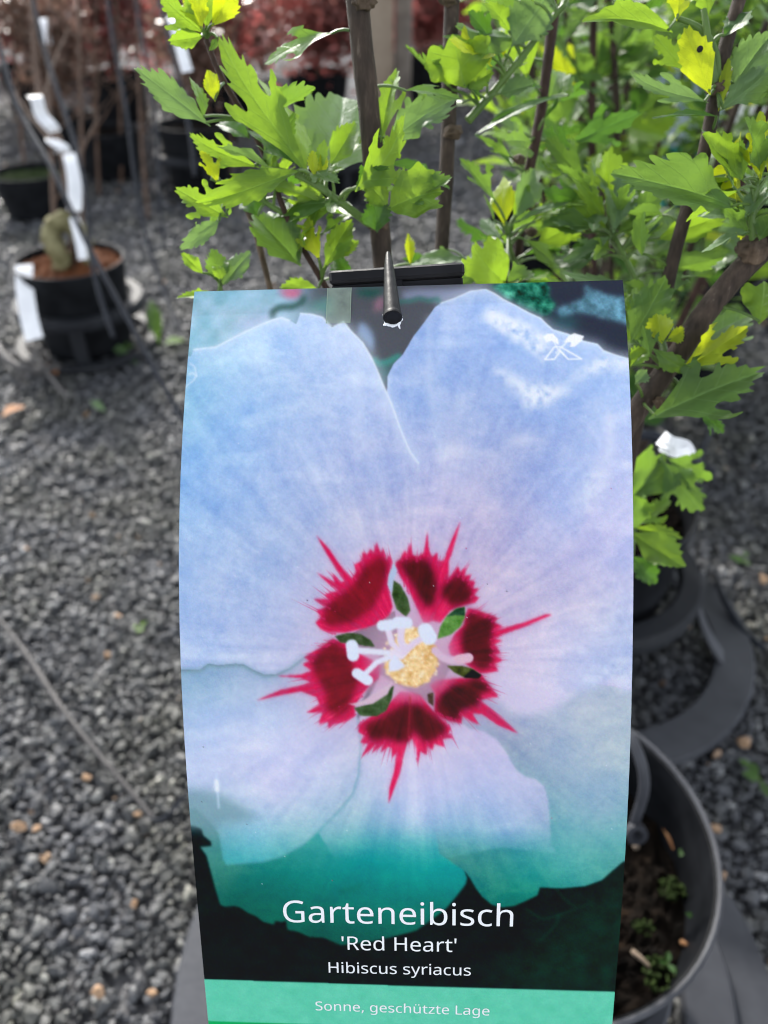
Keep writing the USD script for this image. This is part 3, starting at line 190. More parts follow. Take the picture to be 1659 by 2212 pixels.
mottled('moss', (.010, .020, .004), (.034, .058, .012), 120, .9, .2, .6, 500)
mottled('dry_leaf', (.25, .10, .04), (.42, .22, .10), 60, .7, .3, .3)
mottled('tan_stone', (.26, .16, .09), (.42, .28, .18), 60, .75, .3, .3)
mottled('twig', (.12, .07, .04), (.22, .15, .09), 80, .8, .2, .3)
mottled('weathered_wood', (.13, .11, .095), (.24, .21, .18), 9, .85, .2, .4, 60)
mottled('tan_wood', (.2, .15, .11), (.31, .25, .19), 9, .85, .2, .4, 60)
mottled('pale_timber', (.35, .33, .31), (.5, .48, .45), 6, .8, .3)
mottled('maple_bark', (.05, .03, .02), (.11, .07, .05), 60, .85, .2, .4)
mottled('moss_bark', (.11, .10, .045), (.24, .22, .12), 35, .9, .2, .4)
mottled('lawn', (.03, .07, .012), (.08, .15, .03), 3, .9, .2)
mottled('torn_white', (.75, .77, .8), (.9, .9, .92), 300, .5, .4)
mat('red_leaf', {'g': ('geometry', {}), 'n': ('noise_texture', {'scale': 3.2, 'detail': 6.}), 'r': ('rgb_ramp', {'ramp': [(.34, (.15, .07, .06)), (.52, (.34, .12, .105)), (.66, (.58, .14, .13)), (.8, (.36, .19, .14))]}),
    'p': ('principled_bsdf', {'roughness': .26, 'specular_ior_level': .7}), 't': ('translucent_bsdf', {}), 'm': ('mix_closure', {'fac': .48})}, [('g.position', 'n.vector'), ('n.fac', 'r.fac'), ('r.color', 'p.base_color'), ('r.color', 't.color'), ('p.BSDF', 'm.closure1'), ('t.BSDF', 'm.closure2')], surface='m.closure')
mat('brown_leaf', {'g': ('geometry', {}), 'n': ('noise_texture', {'scale': 3.4, 'detail': 6.}), 'r': ('rgb_ramp', {'ramp': [(.34, (.12, .07, .05)), (.55, (.26, .16, .12)), (.7, (.34, .15, .12))]}),
    'p': ('principled_bsdf', {'roughness': .35, 'specular_ior_level': .6}), 't': ('translucent_bsdf', {}), 'm': ('mix_closure', {'fac': .45})}, [('g.position', 'n.vector'), ('n.fac', 'r.fac'), ('r.color', 'p.base_color'), ('r.color', 't.color'), ('p.BSDF', 'm.closure1'), ('t.BSDF', 'm.closure2')], surface='m.closure')
mottled('grass_blade', (.05, .12, .015), (.11, .21, .03), 20, .6, .3)
def bark(name, dark, mid, pale, scale=1.0):
    return mat(name, {'g': ('geometry', {}), 'mp': ('mapping', {'scale': (420 * scale, 420 * scale, 60 * scale)}), 'n': ('noise_texture', {'scale': 1., 'detail': 6., 'roughness': .65}), 'n2': ('noise_texture', {'scale': 90., 'detail': 3.}),
        'r': ('rgb_ramp', {'ramp': [(.30, dark), (.62, mid), (.78, pale)]}), 'r2': ('rgb_ramp', {'ramp': [(.35, (.65, .65, .65)), (.7, (1.25, 1.2, 1.15))]}), 'm': ('mix', {'mix_type': 'multiply', 'fac': 1.}),
        'b': ('bump', {'strength': .7, 'distance': .0012}), 'p': ('principled_bsdf', {'roughness': .78, 'specular_ior_level': .25})},
        [('g.position', 'mp.vector'), ('mp.vector', 'n.vector'), ('g.position', 'n2.vector'), ('n.fac', 'r.fac'), ('n2.fac', 'r2.fac'), ('r.color', 'm.color1'), ('r2.color', 'm.color2'), ('m.color', 'p.base_color'), ('n.fac', 'b.height'), ('b.normal', 'p.normal')])
bark('stem_bark', (.022, .016, .012), (.06, .044, .034), (.16, .135, .11))
bark('red_bark', (.024, .013, .010), (.055, .032, .025), (.09, .065, .05))
bark('tan_bark', (.05, .034, .022), (.11, .08, .055), (.2, .16, .115))
mottled('green_stem', (.05, .10, .018), (.10, .17, .035), 60, .45, .4)
def leafmat(name, lo, hi, trans, tw, rough=.44, vein=.5):
    """Leaf: pale veins from the blade's own coordinates (across, along), a paler underside, light coming through the blade."""
    return mat(name, {'a': ('attribute', {'attribute': 'blade'}), 'x': ('separate_xyz', {}), 'ab': ('math', {'math_type': 'absolute'}),
        # side veins: along - .55*|across| repeated; midrib: |across|
        'k': ('math', {'math_type': 'multiply_add', 'value2': -.42}), 'f7': ('math', {'math_type': 'multiply', 'value2': 5.2}), 'pp': ('math', {'math_type': 'pingpong', 'value2': .5}),
        'vs': ('map_range', {'from_min': 0., 'from_max': .06, 'to_min': 1., 'to_max': 0., 'clamp': True}), 'vm': ('map_range', {'from_min': .015, 'from_max': .055, 'to_min': 1., 'to_max': 0., 'clamp': True}),
        'mx': ('math', {'math_type': 'maximum'}), 'vv': ('math', {'math_type': 'multiply', 'value2': vein}),
        'g': ('geometry', {}), 'n': ('noise_texture', {'scale': 55., 'detail': 4.}), 'r': ('rgb_ramp', {'ramp': [(.3, lo), (.7, hi)]}),
        'c': ('mix', {'mix_type': 'mix', 'color2': tuple(min(1, 1.9 * v + .02) for v in hi)}), 'und': ('mix', {'mix_type': 'mix', 'color2': tuple(.5 * v + .5 * w for v, w in zip(hi, (.14, .2, .11)))}),
        'bf': ('math', {'math_type': 'multiply', 'value2': .5}),
        'n3': ('noise_texture', {'scale': 420., 'detail': 2.}), 'ad': ('math', {'math_type': 'multiply_add', 'value2': -.55}), 'b': ('bump', {'strength': .35, 'distance': .0008}),
        'p': ('principled_bsdf', {'roughness': rough, 'specular_ior_level': .38}), 't': ('translucent_bsdf', {}) if True else None,
        'tm': ('mix', {'mix_type': 'mix', 'color1': trans, 'color2': tuple(.55 * v for v in trans)}), 'mc': ('mix_closure', {'fac': tw})},
        [('a.vector', 'x.vector'), ('x.x', 'ab.value1'), ('ab.value', 'k.value1'), ('x.y', 'k.value3'), ('k.value', 'f7.value1'), ('f7.value', 'pp.value1'), ('pp.value', 'vs.value'), ('ab.value', 'vm.value'),
         ('vs.result', 'mx.value1'), ('vm.result', 'mx.value2'), ('mx.value', 'vv.value1'), ('g.position', 'n.vector'), ('n.fac', 'r.fac'), ('r.color', 'c.color1'), ('vv.value', 'c.fac'),
         ('g.backfacing', 'bf.value1'), ('bf.value', 'und.fac'), ('c.color', 'und.color1'), ('und.color', 'p.base_color'),
         ('g.position', 'n3.vector'), ('mx.value', 'ad.value1'), ('n3.fac', 'ad.value3'), ('ad.value', 'b.height'), ('b.normal', 'p.normal'), ('b.normal', 't.normal'),
         ('vv.value', 'tm.fac'), ('tm.color', 't.color'), ('p.BSDF', 'mc.closure1'), ('t.BSDF', 'mc.closure2')], surface='mc.closure')
leafmat('leaf_mid', (.045, .105, .022), (.08, .155, .04), (.185, .33, .03), .40)
leafmat('leaf_bright', (.08, .165, .022), (.12, .225, .035), (.27, .43, .022), .46)
leafmat('leaf_yellow', (.17, .26, .012), (.25, .33, .018), (.52, .60, .012), .5, .45, .3)
leafmat('leaf_dark', (.022, .065, .014), (.04, .10, .022), (.10, .24, .015), .3)
leafmat('leaf_pale', (.075, .145, .055), (.12, .2, .09), (.2, .34, .06), .3, .5, .3)
LEAFMATS = [MATS[f'leaf_{k}'] for k in ('mid', 'bright', 'yellow', 'dark', 'pale')]
print_nodes = {'a': ('attribute', {'attribute': 'ink'}), 'g': ('geometry', {}), 'n': ('noise_texture', {'scale': 5200., 'detail': 1.}), 'r': ('rgb_ramp', {'ramp': [(.3, (.93, .93, .94)), (.7, (1.06, 1.06, 1.05))]}),
    'm': ('mix', {'mix_type': 'multiply', 'fac': 1.}), 'n2': ('noise_texture', {'scale': 45., 'detail': 3.}), 'b': ('bump', {'strength': .04, 'distance': .002}),
    'p': ('principled_bsdf', {'roughness': .34, 'specular_ior_level': .07})}
mat('label_print', print_nodes, [('a.color', 'm.color1'), ('g.position', 'n.vector'), ('n.fac', 'r.fac'), ('r.color', 'm.color2'), ('m.color', 'p.base_color'), ('g.position', 'n2.vector'), ('n2.fac', 'b.height'), ('b.normal', 'p.normal')])
mat('letter_ink', {'p': ('principled_bsdf', {'base_color': (.80, .81, .82), 'roughness': .4, 'specular_ior_level': .15})})
mat('clear_film', {'t': ('transparent_bsdf', {'color': (.96, .98, .95)}), 'p': ('principled_bsdf', {'base_color': (.22, .28, .22), 'roughness': .25}), 'g': ('geometry', {}), 'n': ('noise_texture', {'scale': 300., 'detail': 3.}),
    'r': ('map_range', {'from_min': .3, 'from_max': .7, 'to_min': .2, 'to_max': .4, 'clamp': True}), 'm': ('mix_closure', {})}, [('g.position', 'n.vector'), ('n.fac', 'r.value'), ('r.result', 'm.fac'), ('t.BSDF', 'm.closure1'), ('p.BSDF', 'm.closure2')], surface='m.closure')
def stonemat(name, lo, hi, rough):
    return mat(name, {'nt': ('noise_texture', {'scale': 6., 'detail': 4.}), 'rt': ('rgb_ramp', {'ramp': [(.42, (1., 1.01, 1.06)), (.62, (1.04, 1.02, .86))]}), 'mt': ('mix', {'mix_type': 'multiply', 'fac': 1.}), 'o': ('object_info', {}), 'g': ('geometry', {}), 'n': ('noise_texture', {'scale': 140., 'detail': 5., 'roughness': .65}), 'ad': ('math', {'math_type': 'multiply_add', 'value2': .45}), 'r': ('rgb_ramp', {'ramp': [(.25, lo), (.95, hi)]}),
        'bn': ('noise_texture', {'scale': 500., 'detail': 4.}), 'b': ('bump', {'strength': .5, 'distance': .001}), 'p': ('principled_bsdf', {'roughness': rough, 'specular_ior_level': .5})},
        [('g.position', 'n.vector'), ('n.fac', 'ad.value3'), ('o.random', 'ad.value1'), ('ad.value', 'r.fac'), ('g.position', 'nt.vector'), ('nt.fac', 'rt.fac'), ('r.color', 'mt.color1'), ('rt.color', 'mt.color2'), ('mt.color', 'p.base_color'), ('g.position', 'bn.vector'), ('bn.fac', 'b.height'), ('b.normal', 'p.normal')])
stonemat('stone_dark', (.020, .021, .024), (.058, .060, .065), .52)
stonemat('stone_mid', (.036, .038, .041), (.094, .096, .10), .55)
stonemat('stone_pale', (.11, .112, .112), (.25, .25, .245), .5)
stonemat('stone_tan', (.14, .09, .055), (.36, .24, .15), .7)
mat('gravel_bed', {'g': ('geometry', {}), 'v': ('voronoi_texture', {'scale': 75.}), 'n': ('noise_texture', {'scale': 3., 'detail': 6.}), 'r': ('rgb_ramp', {'ramp': [(0., (.04, .04, .044)), (.55, (.10, .10, .105)), (1., (.2, .2, .2))]}), 'sx': ('rgb_to_bw', {}),
    'm': ('mix', {'mix_type': 'multiply', 'fac': .8}), 'r2': ('rgb_ramp', {'ramp': [(.3, (.6, .6, .62)), (.7, (1.5, 1.5, 1.48))]}), 'b': ('bump', {'strength': 1., 'distance': .008}), 'p': ('principled_bsdf', {'roughness': .85, 'specular_ior_level': .08})},
    [('g.position', 'v.vector'), ('g.position', 'n.vector'), ('v.color', 'sx.color'), ('sx.val', 'r.fac'), ('n.fac', 'r2.fac'), ('r.color', 'm.color1'), ('r2.color', 'm.color2'), ('m.color', 'p.base_color'), ('v.distance', 'b.height'), ('b.normal', 'p.normal')])

# ---------------------------------------------------------------- ground, lawn, fence
def sheet(x0, x1, y0, y1, z, nx=2, ny=2, bump=0, s=3.):
    X, Y = np.meshgrid(np.linspace(x0, x1, nx), np.linspace(y0, y1, ny)); Z = np.full_like(X, z)
    if bump: Z = Z + bump * (meshkit.fbm(np.stack([X * s, Y * s, 0 * X], -1)) - .5)
    i = np.arange(nx * ny).reshape(ny, nx)
    return np.stack([X, Y, Z], -1).reshape(-1, 3), np.stack([i[:-1, :-1], i[:-1, 1:], i[1:, 1:], i[1:, :-1]], -1).reshape(-1, 4)
g = obj('ground', sheet(-400, 400, -400, 400, -.012), MATS['gravel_bed']); tag(g, 'grey gravel nursery yard reaching into the distance', kind='structure')
g = obj('lawn', sheet(-60, 60, 7.6, 60, .03, 40, 30, .03), MATS['lawn']); tag(g, 'strip of green lawn beyond the nursery yard', kind='structure')

def stone_proto(seed, flat=.5):
    rs = np.random.default_rng(seed); s = trimesh.creation.icosphere(1); v = s.vertices * np.array([1.12, .5 + .36 * rs.random(), flat * (.7 + .5 * rs.random())])
    for _ in range(10):                                 # knapped flat faces
        d = unit(rs.normal(size=3)); h = .34 + .3 * rs.random(); k = v @ d; v = v - np.outer(np.maximum(k - h, 0), d)
    return v * (1 + .12 * (rs.random((len(v), 1)) - .5)), s.faces
gi = UsdGeom.PointInstancer.Define(stage, '/World/gravel'); tag(gi, 'loose dark grey crushed gravel covering the yard', 'gravel', kind='stuff')
protos = []
for i in range(16):
    m = 'stone_dark stone_dark stone_mid stone_mid stone_dark stone_mid stone_pale stone_mid'.split()[i % 8] if i < 15 else 'stone_tan'
    p = usdkit.mesh(stage, f'/World/gravel/stones/stone_{i:03d}', stone_proto(i), MATS[m], False); protos.append(p.GetPath())
gi.CreatePrototypesRel().SetTargets(protos)
pts, scl, ids, ori = [], [], [], []
def scatter(y0, y1, dens, size, layer, spread):
    xw = lambda y: .36 * math.hypot(y, .8) * 1.75 + .25
    area = 2 * xw(y1) * (y1 - y0); n = int(dens * area)
    y = RNG.uniform(y0, y1, n); x = RNG.uniform(-1, 1, n) * xw(y1); keep = np.abs(x) < .38 * np.hypot(y, .8) * 1.55 + .3
    x, y = x[keep], y[keep]; n = len(x)
    s = size * np.minimum(np.exp(RNG.normal(0, .34, n)), 1.9) * .93; z = layer + RNG.uniform(-.4, .5, n) * spread
    kinds = RNG.choice(16, n, p=np.array([1.] * 6 + [.8] + [1.] * 7 + [.8, .06]) / (13 + 1.6 + .06))
    q = trimesh.transformations.random_quaternion; ax = RNG.normal(size=(n, 3)); tilt = RNG.normal(0, .6, n); yaw = RNG.uniform(0, 2 * PI, n)
    pts.append(np.stack([x, y, z], 1)); scl.append(s); ids.append(kinds)
    cz, sz = np.cos(yaw / 2), np.sin(yaw / 2); h = np.hypot(ax[:, 0], ax[:, 1]); cx, sx = np.cos(tilt / 2), np.sin(tilt / 2); a, b = ax[:, 0] / h, ax[:, 1] / h
    w = cx * cz; X = sx * (a * cz + b * sz); Y = sx * (b * cz - a * sz); Z = cx * sz
    ori.append(np.stack([w, X, Y, Z], 1))
for (y0, y1, dens, size) in ((.05, .5, 14500, .0068), (.5, .95, 13500, .0067), (.95, 1.6, 11000, .007), (1.6, 2.6, 5600, .0085), (2.6, 4.6, 2000, .012), (.05, .6, 16000, .0036), (.6, 1.1, 12000, .0038)):
    scatter(y0, y1, dens, size, -.005, .009)
P = np.vstack(pts); S = np.concatenate(scl); K = np.concatenate(ids); Q = np.vstack(ori)
gi.CreatePositionsAttr(Vt.Vec3fArray.FromNumpy(P.astype(np.float32))); gi.CreateScalesAttr(Vt.Vec3fArray.FromNumpy(np.repeat(S[:, None], 3, 1).astype(np.float32)))
gi.CreateProtoIndicesAttr(Vt.IntArray.FromNumpy(K.astype(np.int32))); gi.CreateOrientationsAttr(Vt.QuathArray([Gf.Quath(float(q[0]), float(q[1]), float(q[2]), float(q[3])) for q in Q]))

# ---------------------------------------------------------------- the picture label
LB = np.array(LABEL_B); SL, SR = CubicSpline(LB, np.array(LABEL_L)), CubicSpline(LB, np.array(LABEL_R)); LW = 131.0
def surf(a, b, lift=0.):
    """Point of the bent label, a mm from its left edge and b mm from its top edge, lift m above its face."""
    a, b = np.asarray(a, float), np.asarray(b, float); u = (a / LW)[..., None]; l, r = SL(b), SR(b)
    p = l * (1 - u) + r * u; tb = SL(b, 1) * (1 - u) + SR(b, 1) * u; n = np.cross(tb, r - l); n /= np.linalg.norm(n, axis=-1, keepdims=True)
    n = np.where((n @ FWD)[..., None] > 0, -n, n)
    return p + n * lift
NX, NY = 520, 860; BMAX = LB[-2] + 24
ga, gb = np.linspace(0, LW, NX), np.linspace(0, BMAX, NY); DA = ga[1]
AA, BB = np.meshgrid(ga, gb)
art = np.zeros((NY, NX, 3))
def noisef(scale, seed, octaves=4, sx=1., sy=1.): return meshkit.fbm(np.stack([AA * scale * sx, BB * scale * sy, 0 * AA + 7.3], -1), octaves, seed) - .5
def inside(pts, soft=.6):
    g = pts if hasattr(pts, 'geom_type') else shapely.make_valid(Polygon(pts)); x0, y0, x1, y1 = g.bounds; i0, i1 = np.searchsorted(gb, [y0, y1]); j0, j1 = np.searchsorted(ga, [x0, x1]); m = np.zeros((NY, NX))
    if i1 > i0 and j1 > j0:
        shapely.prepare(g); k = 2; q = np.zeros((i1 - i0, j1 - j0))
        for ox in (-.25, .25):
            for oy in (-.25, .25): q += shapely.contains_xy(g, AA[i0:i1, j0:j1] + ox * DA, BB[i0:i1, j0:j1] + oy * DA)
        m[i0:i1, j0:j1] = q / 4
    if soft <= .7: return gaussian_filter(m, soft) if soft else m
    return gaussian_filter(m, soft)
def put(mask, col, alpha=1.):
    global art
    col = np.asarray(col, float); col = col / 255 if col.ndim == 1 else col
    a = (mask * alpha)[..., None]; art = art * (1 - a) + col * a
def poly(name, col, soft=.6, alpha=1.): m = inside(ART_POLY[name], soft); put(m, col, alpha); return m
def line(name, width, col, soft=.6, alpha=1., taper=False):
    m = inside(LineString(ART_LINE[name]).buffer(width / 2), soft); put(m, col, alpha); return m
def tones(name, smooth=1.0):
    d = np.array(ART_TONE[name], float); ca, cb = np.linspace(0, LW, 40), np.linspace(0, BMAX, 66); X, Y = np.meshgrid(ca, cb)
    f = RBFInterpolator(d[:, :2] / 100, d[:, 2:] / 255, kernel='linear', smoothing=.004)(np.stack([X.ravel(), Y.ravel()], 1) / 100).reshape(66, 40, 3)
    o = RegularGridInterpolator((cb, ca), f)(np.stack([BB.ravel(), AA.ravel()], 1)).reshape(NY, NX, 3)
    return np.clip(gaussian_filter(o, (6, 6, 0)), 0, 1)
cen = np.mean(np.array(ART_POLY['ball']), 0)
def polar(scale_t, scale_r, seed):
    t = np.arctan2(BB - cen[1], AA - cen[0]); r = np.hypot(AA - cen[0], BB - cen[1])
    return meshkit.fbm(np.stack([np.cos(t) * scale_t + 9, np.sin(t) * scale_t + 9, r * scale_r], -1), 3, seed) - .5
blotch = noisef(.10, 3); fine = noisef(.55, 5, 3); mid = noisef(.25, 8); rays = polar(9, .02, 11); rays2 = polar(20, .035, 12); rays3 = polar(46, .05, 14); speck = noisef(1.6, 31, 2); RF = (np.clip((np.hypot(AA - cen[0], BB - cen[1]) - 12) / 20, 0, 1) * (.45 + 1.1 * np.clip(noisef(.03, 41, 2) + .5, 0, 1)))[..., None]
_a = AA + 14 * noisef(.05, 42, 2); _b = BB + 14 * noisef(.05, 43, 2); wisp = np.clip(meshkit.fbm(np.stack([_a * .05, _b * .17, 0 * AA], -1), 4, 44) - .56, 0, .3)
def petal(name, toneset, soft=.55, shade=1., fade=1.):
    c = tones(toneset); c = c + np.array([.02, .018, .008]); t = c + (blotch[..., None] * np.array([.16, .10, .02]) + mid[..., None] * np.array([.10, .075, .035]) + fine[..., None] * np.array([.10, .085, .05]) + rays[..., None] * np.array([.13, .11, .05]) * RF + rays2[..., None] * np.array([.10, .085, .04]) * RF + rays3[..., None] * np.array([.05, .045, .025]) * RF + speck[..., None] * np.array([.07, .06, .04]) + wisp[..., None] * np.array([.26, .22, .09])) * shade
    m = inside(ART_POLY[name], soft) * fade; put(m, np.clip(t, 0, 1)); return m
# dark leaves behind the flower
art[:] = np.array([9, 24, 26]) / 255.
put((np.clip((BB - 0) / 40, 0, 1) < 1) * 1., (58, 62, 76)); poly('top_grey', (84, 88, 98), 8); poly('top_dark_right', (46, 52, 68), 5)
put(inside(ART_POLY['top_left_sky'], 14), np.clip(np.array([150, 194, 218]) / 255 + blotch[..., None] * np.array([.35, .12, .1]) + mid[..., None] * np.array([.25, .2, .25]), 0, 1))
poly('teal_leaf', (100, 152, 150), 5, .9); poly('lavender_streak', (176, 176, 226), 7, .8); poly('pink_spot', (226, 92, 132), 4, .95)
line('curl_dark', 1.9, (62, 96, 94), 2.5); poly('teal_top', (24, 84, 74), 4); poly('pink_edge', (196, 132, 160), 4, .8); poly('lavender_band', (136, 146, 176), 3.5)
line('teal_scallop', 1.1, (54, 118, 108), 2.2, .9); poly('blue_petal_bit', (140, 164, 200), 3); poly('wedge', (78, 112, 118), 3)
line('wedge_edge', 1.9, (70, 140, 134), 2)
m = inside(ART_POLY['green_cluster'], 2.2); put(m, np.clip(np.array([38, 116, 96]) / 255 + fine[..., None] * np.array([.5, .75, .65]) + mid[..., None] * np.array([.5, .9, .75]), 0, 1))
m = inside(ART_POLY['leaf_right'], 2.5); put(m, np.clip(np.array([86, 130, 152]) / 255 + fine[..., None] * np.array([.35, .5, .6]), 0, 1))
poly('leaf_right_dark', (48, 88, 98), 6, .8)
poly('dark_low', (8, 24, 26), 10); m = inside(ART_POLY['green_low_right'], 16); put(m, np.clip(np.array([14, 40, 34]) / 255 + mid[..., None] * np.array([.05, .10, .07]), 0, 1))
for n in ('vein_a', 'vein_b', 'vein_c'): line(n, .5, (30, 72, 52), 1.6, .55)
m = inside(ART_POLY['dark_low'], 10); put(m, np.clip(art + mid[..., None] * np.array([.02, .07, .05]), 0, 1))
# petals, back to front
petal('petal_back_low', 'back_low', 1.3, .55); petal('petal_right_low', 'right_low', 1.1, .8)
line('teal_streak', 1.4, (8, 100, 84), 3, .5)
FADE = 1 - np.clip((BB - 164) / 18, 0, 1) ** 2 * (3 - 2 * np.clip((BB - 164) / 18, 0, 1))
mb = petal('petal_bottom', 'bottom', 1.3, .75, FADE)
line('seam_bottom', .9, (120, 150, 185), 2.5, .35)
petal('petal_left_low', 'left_low', 1.5, .75); poly('fold_left', (116, 156, 172), 5, .72)
petal('petal_right_up', 'up_right')
ml = petal('petal_left_up', 'up_left')
line('seam_left', 1.3, (128, 165, 190), 2.6, .75); line('seam_left', .35, (150, 190, 205), .8, .7)
line('seam_bottom', .25, (130, 160, 190), 1.0, .6); line('seam_bottom2', .35, (110, 160, 185), 1.2, .3)
petal('petal_right', 'right', 4.5)
poly('fold_right_white', (214, 208, 240), 5, .7)
edgy = np.clip(.86 + 2.0 * fine + 1.6 * mid, 0, 1)
for n, sft in (('white_patch', 4), ('white_fold', 5), ('white_corner', 5), ('white_right_fold', 8), ('white_right_low', 6)):
    put(inside(ART_POLY[n], sft) * (edgy if 'right' not in n else edgy * .7), (236, 243, 255), .95)
for n in ('edge_left_a', 'edge_left_b', 'edge_left_c', 'edge_right'):
    line(n, .5, (236, 246, 255), .9, .8); line(n, 2.4, (212, 228, 252), 5, .55)
line('edge_right_fold', 1.3, (218, 228, 253), 3, .75)
for n in ('ripple_a', 'ripple_b'): line(n, .4, (226, 240, 255), .9, .7)
for n in ('fold_a', 'fold_b', 'fold_c', 'fold_d'): line(n, 1.2, (212, 226, 252), 4, .6)
line('dash_white', .9, (190, 210, 250), 3, .6)
# pale throat, then the red heart
rc = np.hypot(AA - cen[0], BB - cen[1])
put(np.exp(-(rc / 34.) ** 4), (196, 186, 222), .5); put(np.exp(-(rc / 17.) ** 3), (206, 160, 190), .85)
reds = ['red_a', 'red_b', 'red_c', 'red_d', 'red_e', 'red_f']
glow = gaussian_filter(np.max([inside(ART_POLY[n], .5) for n in reds], 0), 5); put(glow, (222, 120, 170), .42); put(gaussian_filter(np.max([inside(ART_POLY[n], .5) for n in reds], 0), 2), (214, 70, 130), .3)
for n in reds:
    m = inside(ART_POLY[n], 1.0); fade = np.clip((rc - 9.) / 6., 0, 1) * np.clip(1 + 1.2 * rays2 + .8 * fine, .75, 1)
    put(m * fade, np.clip(np.array([216, 24, 84]) / 255 + rays2[..., None] * .3 + fine[..., None] * .15, 0, 1))
for n in ('core_a', 'core_b', 'core_b2', 'core_c', 'core_d', 'core_e', 'core_f'):
    m = inside(ART_POLY[n], 3.4); c0 = np.array([118, 10, 34] if n in ('core_a', 'core_f') else [74, 5, 24]) / 255
    put(m, np.clip(c0 + rays[..., None] * np.array([.32, .03, .06]) + rays2[..., None] * np.array([.14, .03, .05]) + mid[..., None] * np.array([.25, .02, .05]) + fine[..., None] * np.array([.1, .02, .03]), 0, 1), .95)
rf = np.random.default_rng(17); st_m = np.zeros((NY, NX)); JJ, II = ga, gb
def streak(p, q, w):
    global st_m
    n = max(3, int(np.hypot(*(q - p)) / .18)); tt = np.linspace(0, 1, n)
    for s in tt:
        c = p + (q - p) * s; r = w * (1 - .85 * s); j0, j1 = np.searchsorted(ga, [c[0] - 1, c[0] + 1]); i0, i1 = np.searchsorted(gb, [c[1] - 1, c[1] + 1])
        if i1 > i0 and j1 > j0: sl_ = st_m[i0:i1, j0:j1]; np.maximum(sl_, (1 - .7 * s) * np.exp(-((AA[i0:i1, j0:j1] - c[0]) ** 2 + (BB[i0:i1, j0:j1] - c[1]) ** 2) / (2 * r * r)), out=sl_)
for n in reds:
    ln = LineString(ART_POLY[n] + ART_POLY[n][:1])
    for _ in range(75):
        p = np.array(ln.interpolate(rf.random(), normalized=True).coords[0]); d_ = p - cen; rr_ = np.hypot(*d_)
        if rr_ < 19 or rr_ > 34: continue
        streak(p - d_ / rr_ * 1.2, p + d_ / rr_ * rf.gamma(2., 1.0), rf.uniform(.16, .30))
put(st_m, (212, 44, 104), .62)
line('line_e', .5, (176, 50, 60), 1.3, .8)
for n, c in (('sepal_a', (58, 82, 44)), ('sepal_b', (92, 144, 66)), ('sepal_b_dark', (28, 66, 44)), ('sepal_c', (52, 72, 40)), ('sepal_d', (62, 88, 52)), ('sepal_e', (70, 80, 30)), ('sepal_e_dark', (10, 12, 20)), ('sepal_f', (80, 60, 50))):
    m = inside(ART_POLY[n], .8); put(m, np.clip(np.array(c) / 255 + fine[..., None] * .35, 0, 1))
poly('white_gap', (178, 194, 226), .8)
m = poly('curl', (214, 186, 208), .8)
m = inside(ART_POLY['ball'], 1.2); lump = noisef(.62, 21, 3); put(m, np.clip(np.array([240, 204, 148]) / 255 + lump[..., None] * np.array([.45, .6, .75]), 0, 1))
for _ in range(150):
    a_, r_ = rf.uniform(0, 2 * PI), 8.2 * math.sqrt(rf.random()); c = cen + [r_ * math.cos(a_), r_ * math.sin(a_) * 1.08]; put(np.exp(-((AA - c[0]) ** 2 + (BB - c[1]) ** 2) / (2 * rf.uniform(.22, .5) ** 2)), ((252, 234, 190), (226, 168, 104), (244, 206, 150), (250, 240, 214))[rf.integers(4)], .62)
for n, w, c in (('st_f', 2.1, (216, 186, 214)), ('hd_f', 2.9, (222, 184, 206)), ('st_g', 3.0, (232, 222, 242)), ('st_b', 2.1, (226, 212, 238)), ('st_a', 1.8, (228, 216, 240)), ('st_c', 1.9, (226, 210, 236)), ('st_d', 1.7, (226, 228, 248)), ('st_e', 1.6, (226, 228, 250)),
                ('hd_a', 3.2, (222, 230, 252)), ('hd_b', 3.4, (222, 230, 252)), ('hd_c', 4.4, (222, 230, 252)), ('hd_d', 3.6, (222, 232, 254)), ('hd_e', 3.2, (222, 232, 254))):
    line(n, w, c, .9)
poly('head_f', (222, 228, 252), 1.)
# specks, logo, drip, colour bands
rs = np.random.default_rng(5)
for _ in range(46):
    j, i = rs.integers(8, NX - 8), rs.integers(90, 640); put(np.exp(-((AA - ga[j]) ** 2 + (BB - gb[i]) ** 2) / rs.uniform(.01, .04)), (226, 234, 252) if rs.random() < .72 else ((196, 40, 96) if rs.random() < .5 else (30, 30, 40)), .7)
poly('logo_leaf_l', (244, 248, 255), .6); poly('logo_leaf_r', (244, 248, 255), .6); line('logo_x', .5, (240, 246, 255), .6, .95)
line('logo_x2', .45, (240, 246, 255), .6, .9); line('logo_x3', .45, (240, 246, 255), .6, .9)
line('drip', .55, (206, 228, 255), 1.2, .85); line('drip_head', 1.7, (232, 242, 255), 1.2, .95)
m = inside(ART_POLY['band'], .6); put(m, np.clip(np.array([98, 206, 178]) / 255 + mid[..., None] * np.array([.1, .06, .08]) + fine[..., None] * .05, 0, 1)); poly('band_green', (16, 172, 96), .6)
art += np.random.default_rng(3).normal(0, .012, art.shape)
art = np.clip(art, 0, 1)
lin = np.where(art < .04045, art / 12.92, ((art + .055) / 1.055) ** 2.4)
INK_GAIN = np.array([.84, .80, .74]) * (1 + .10 * np.clip((BB - 60) / 120, -.5, 1))[..., None]
ink = np.clip(lin * INK_GAIN - .004, .003, .92)

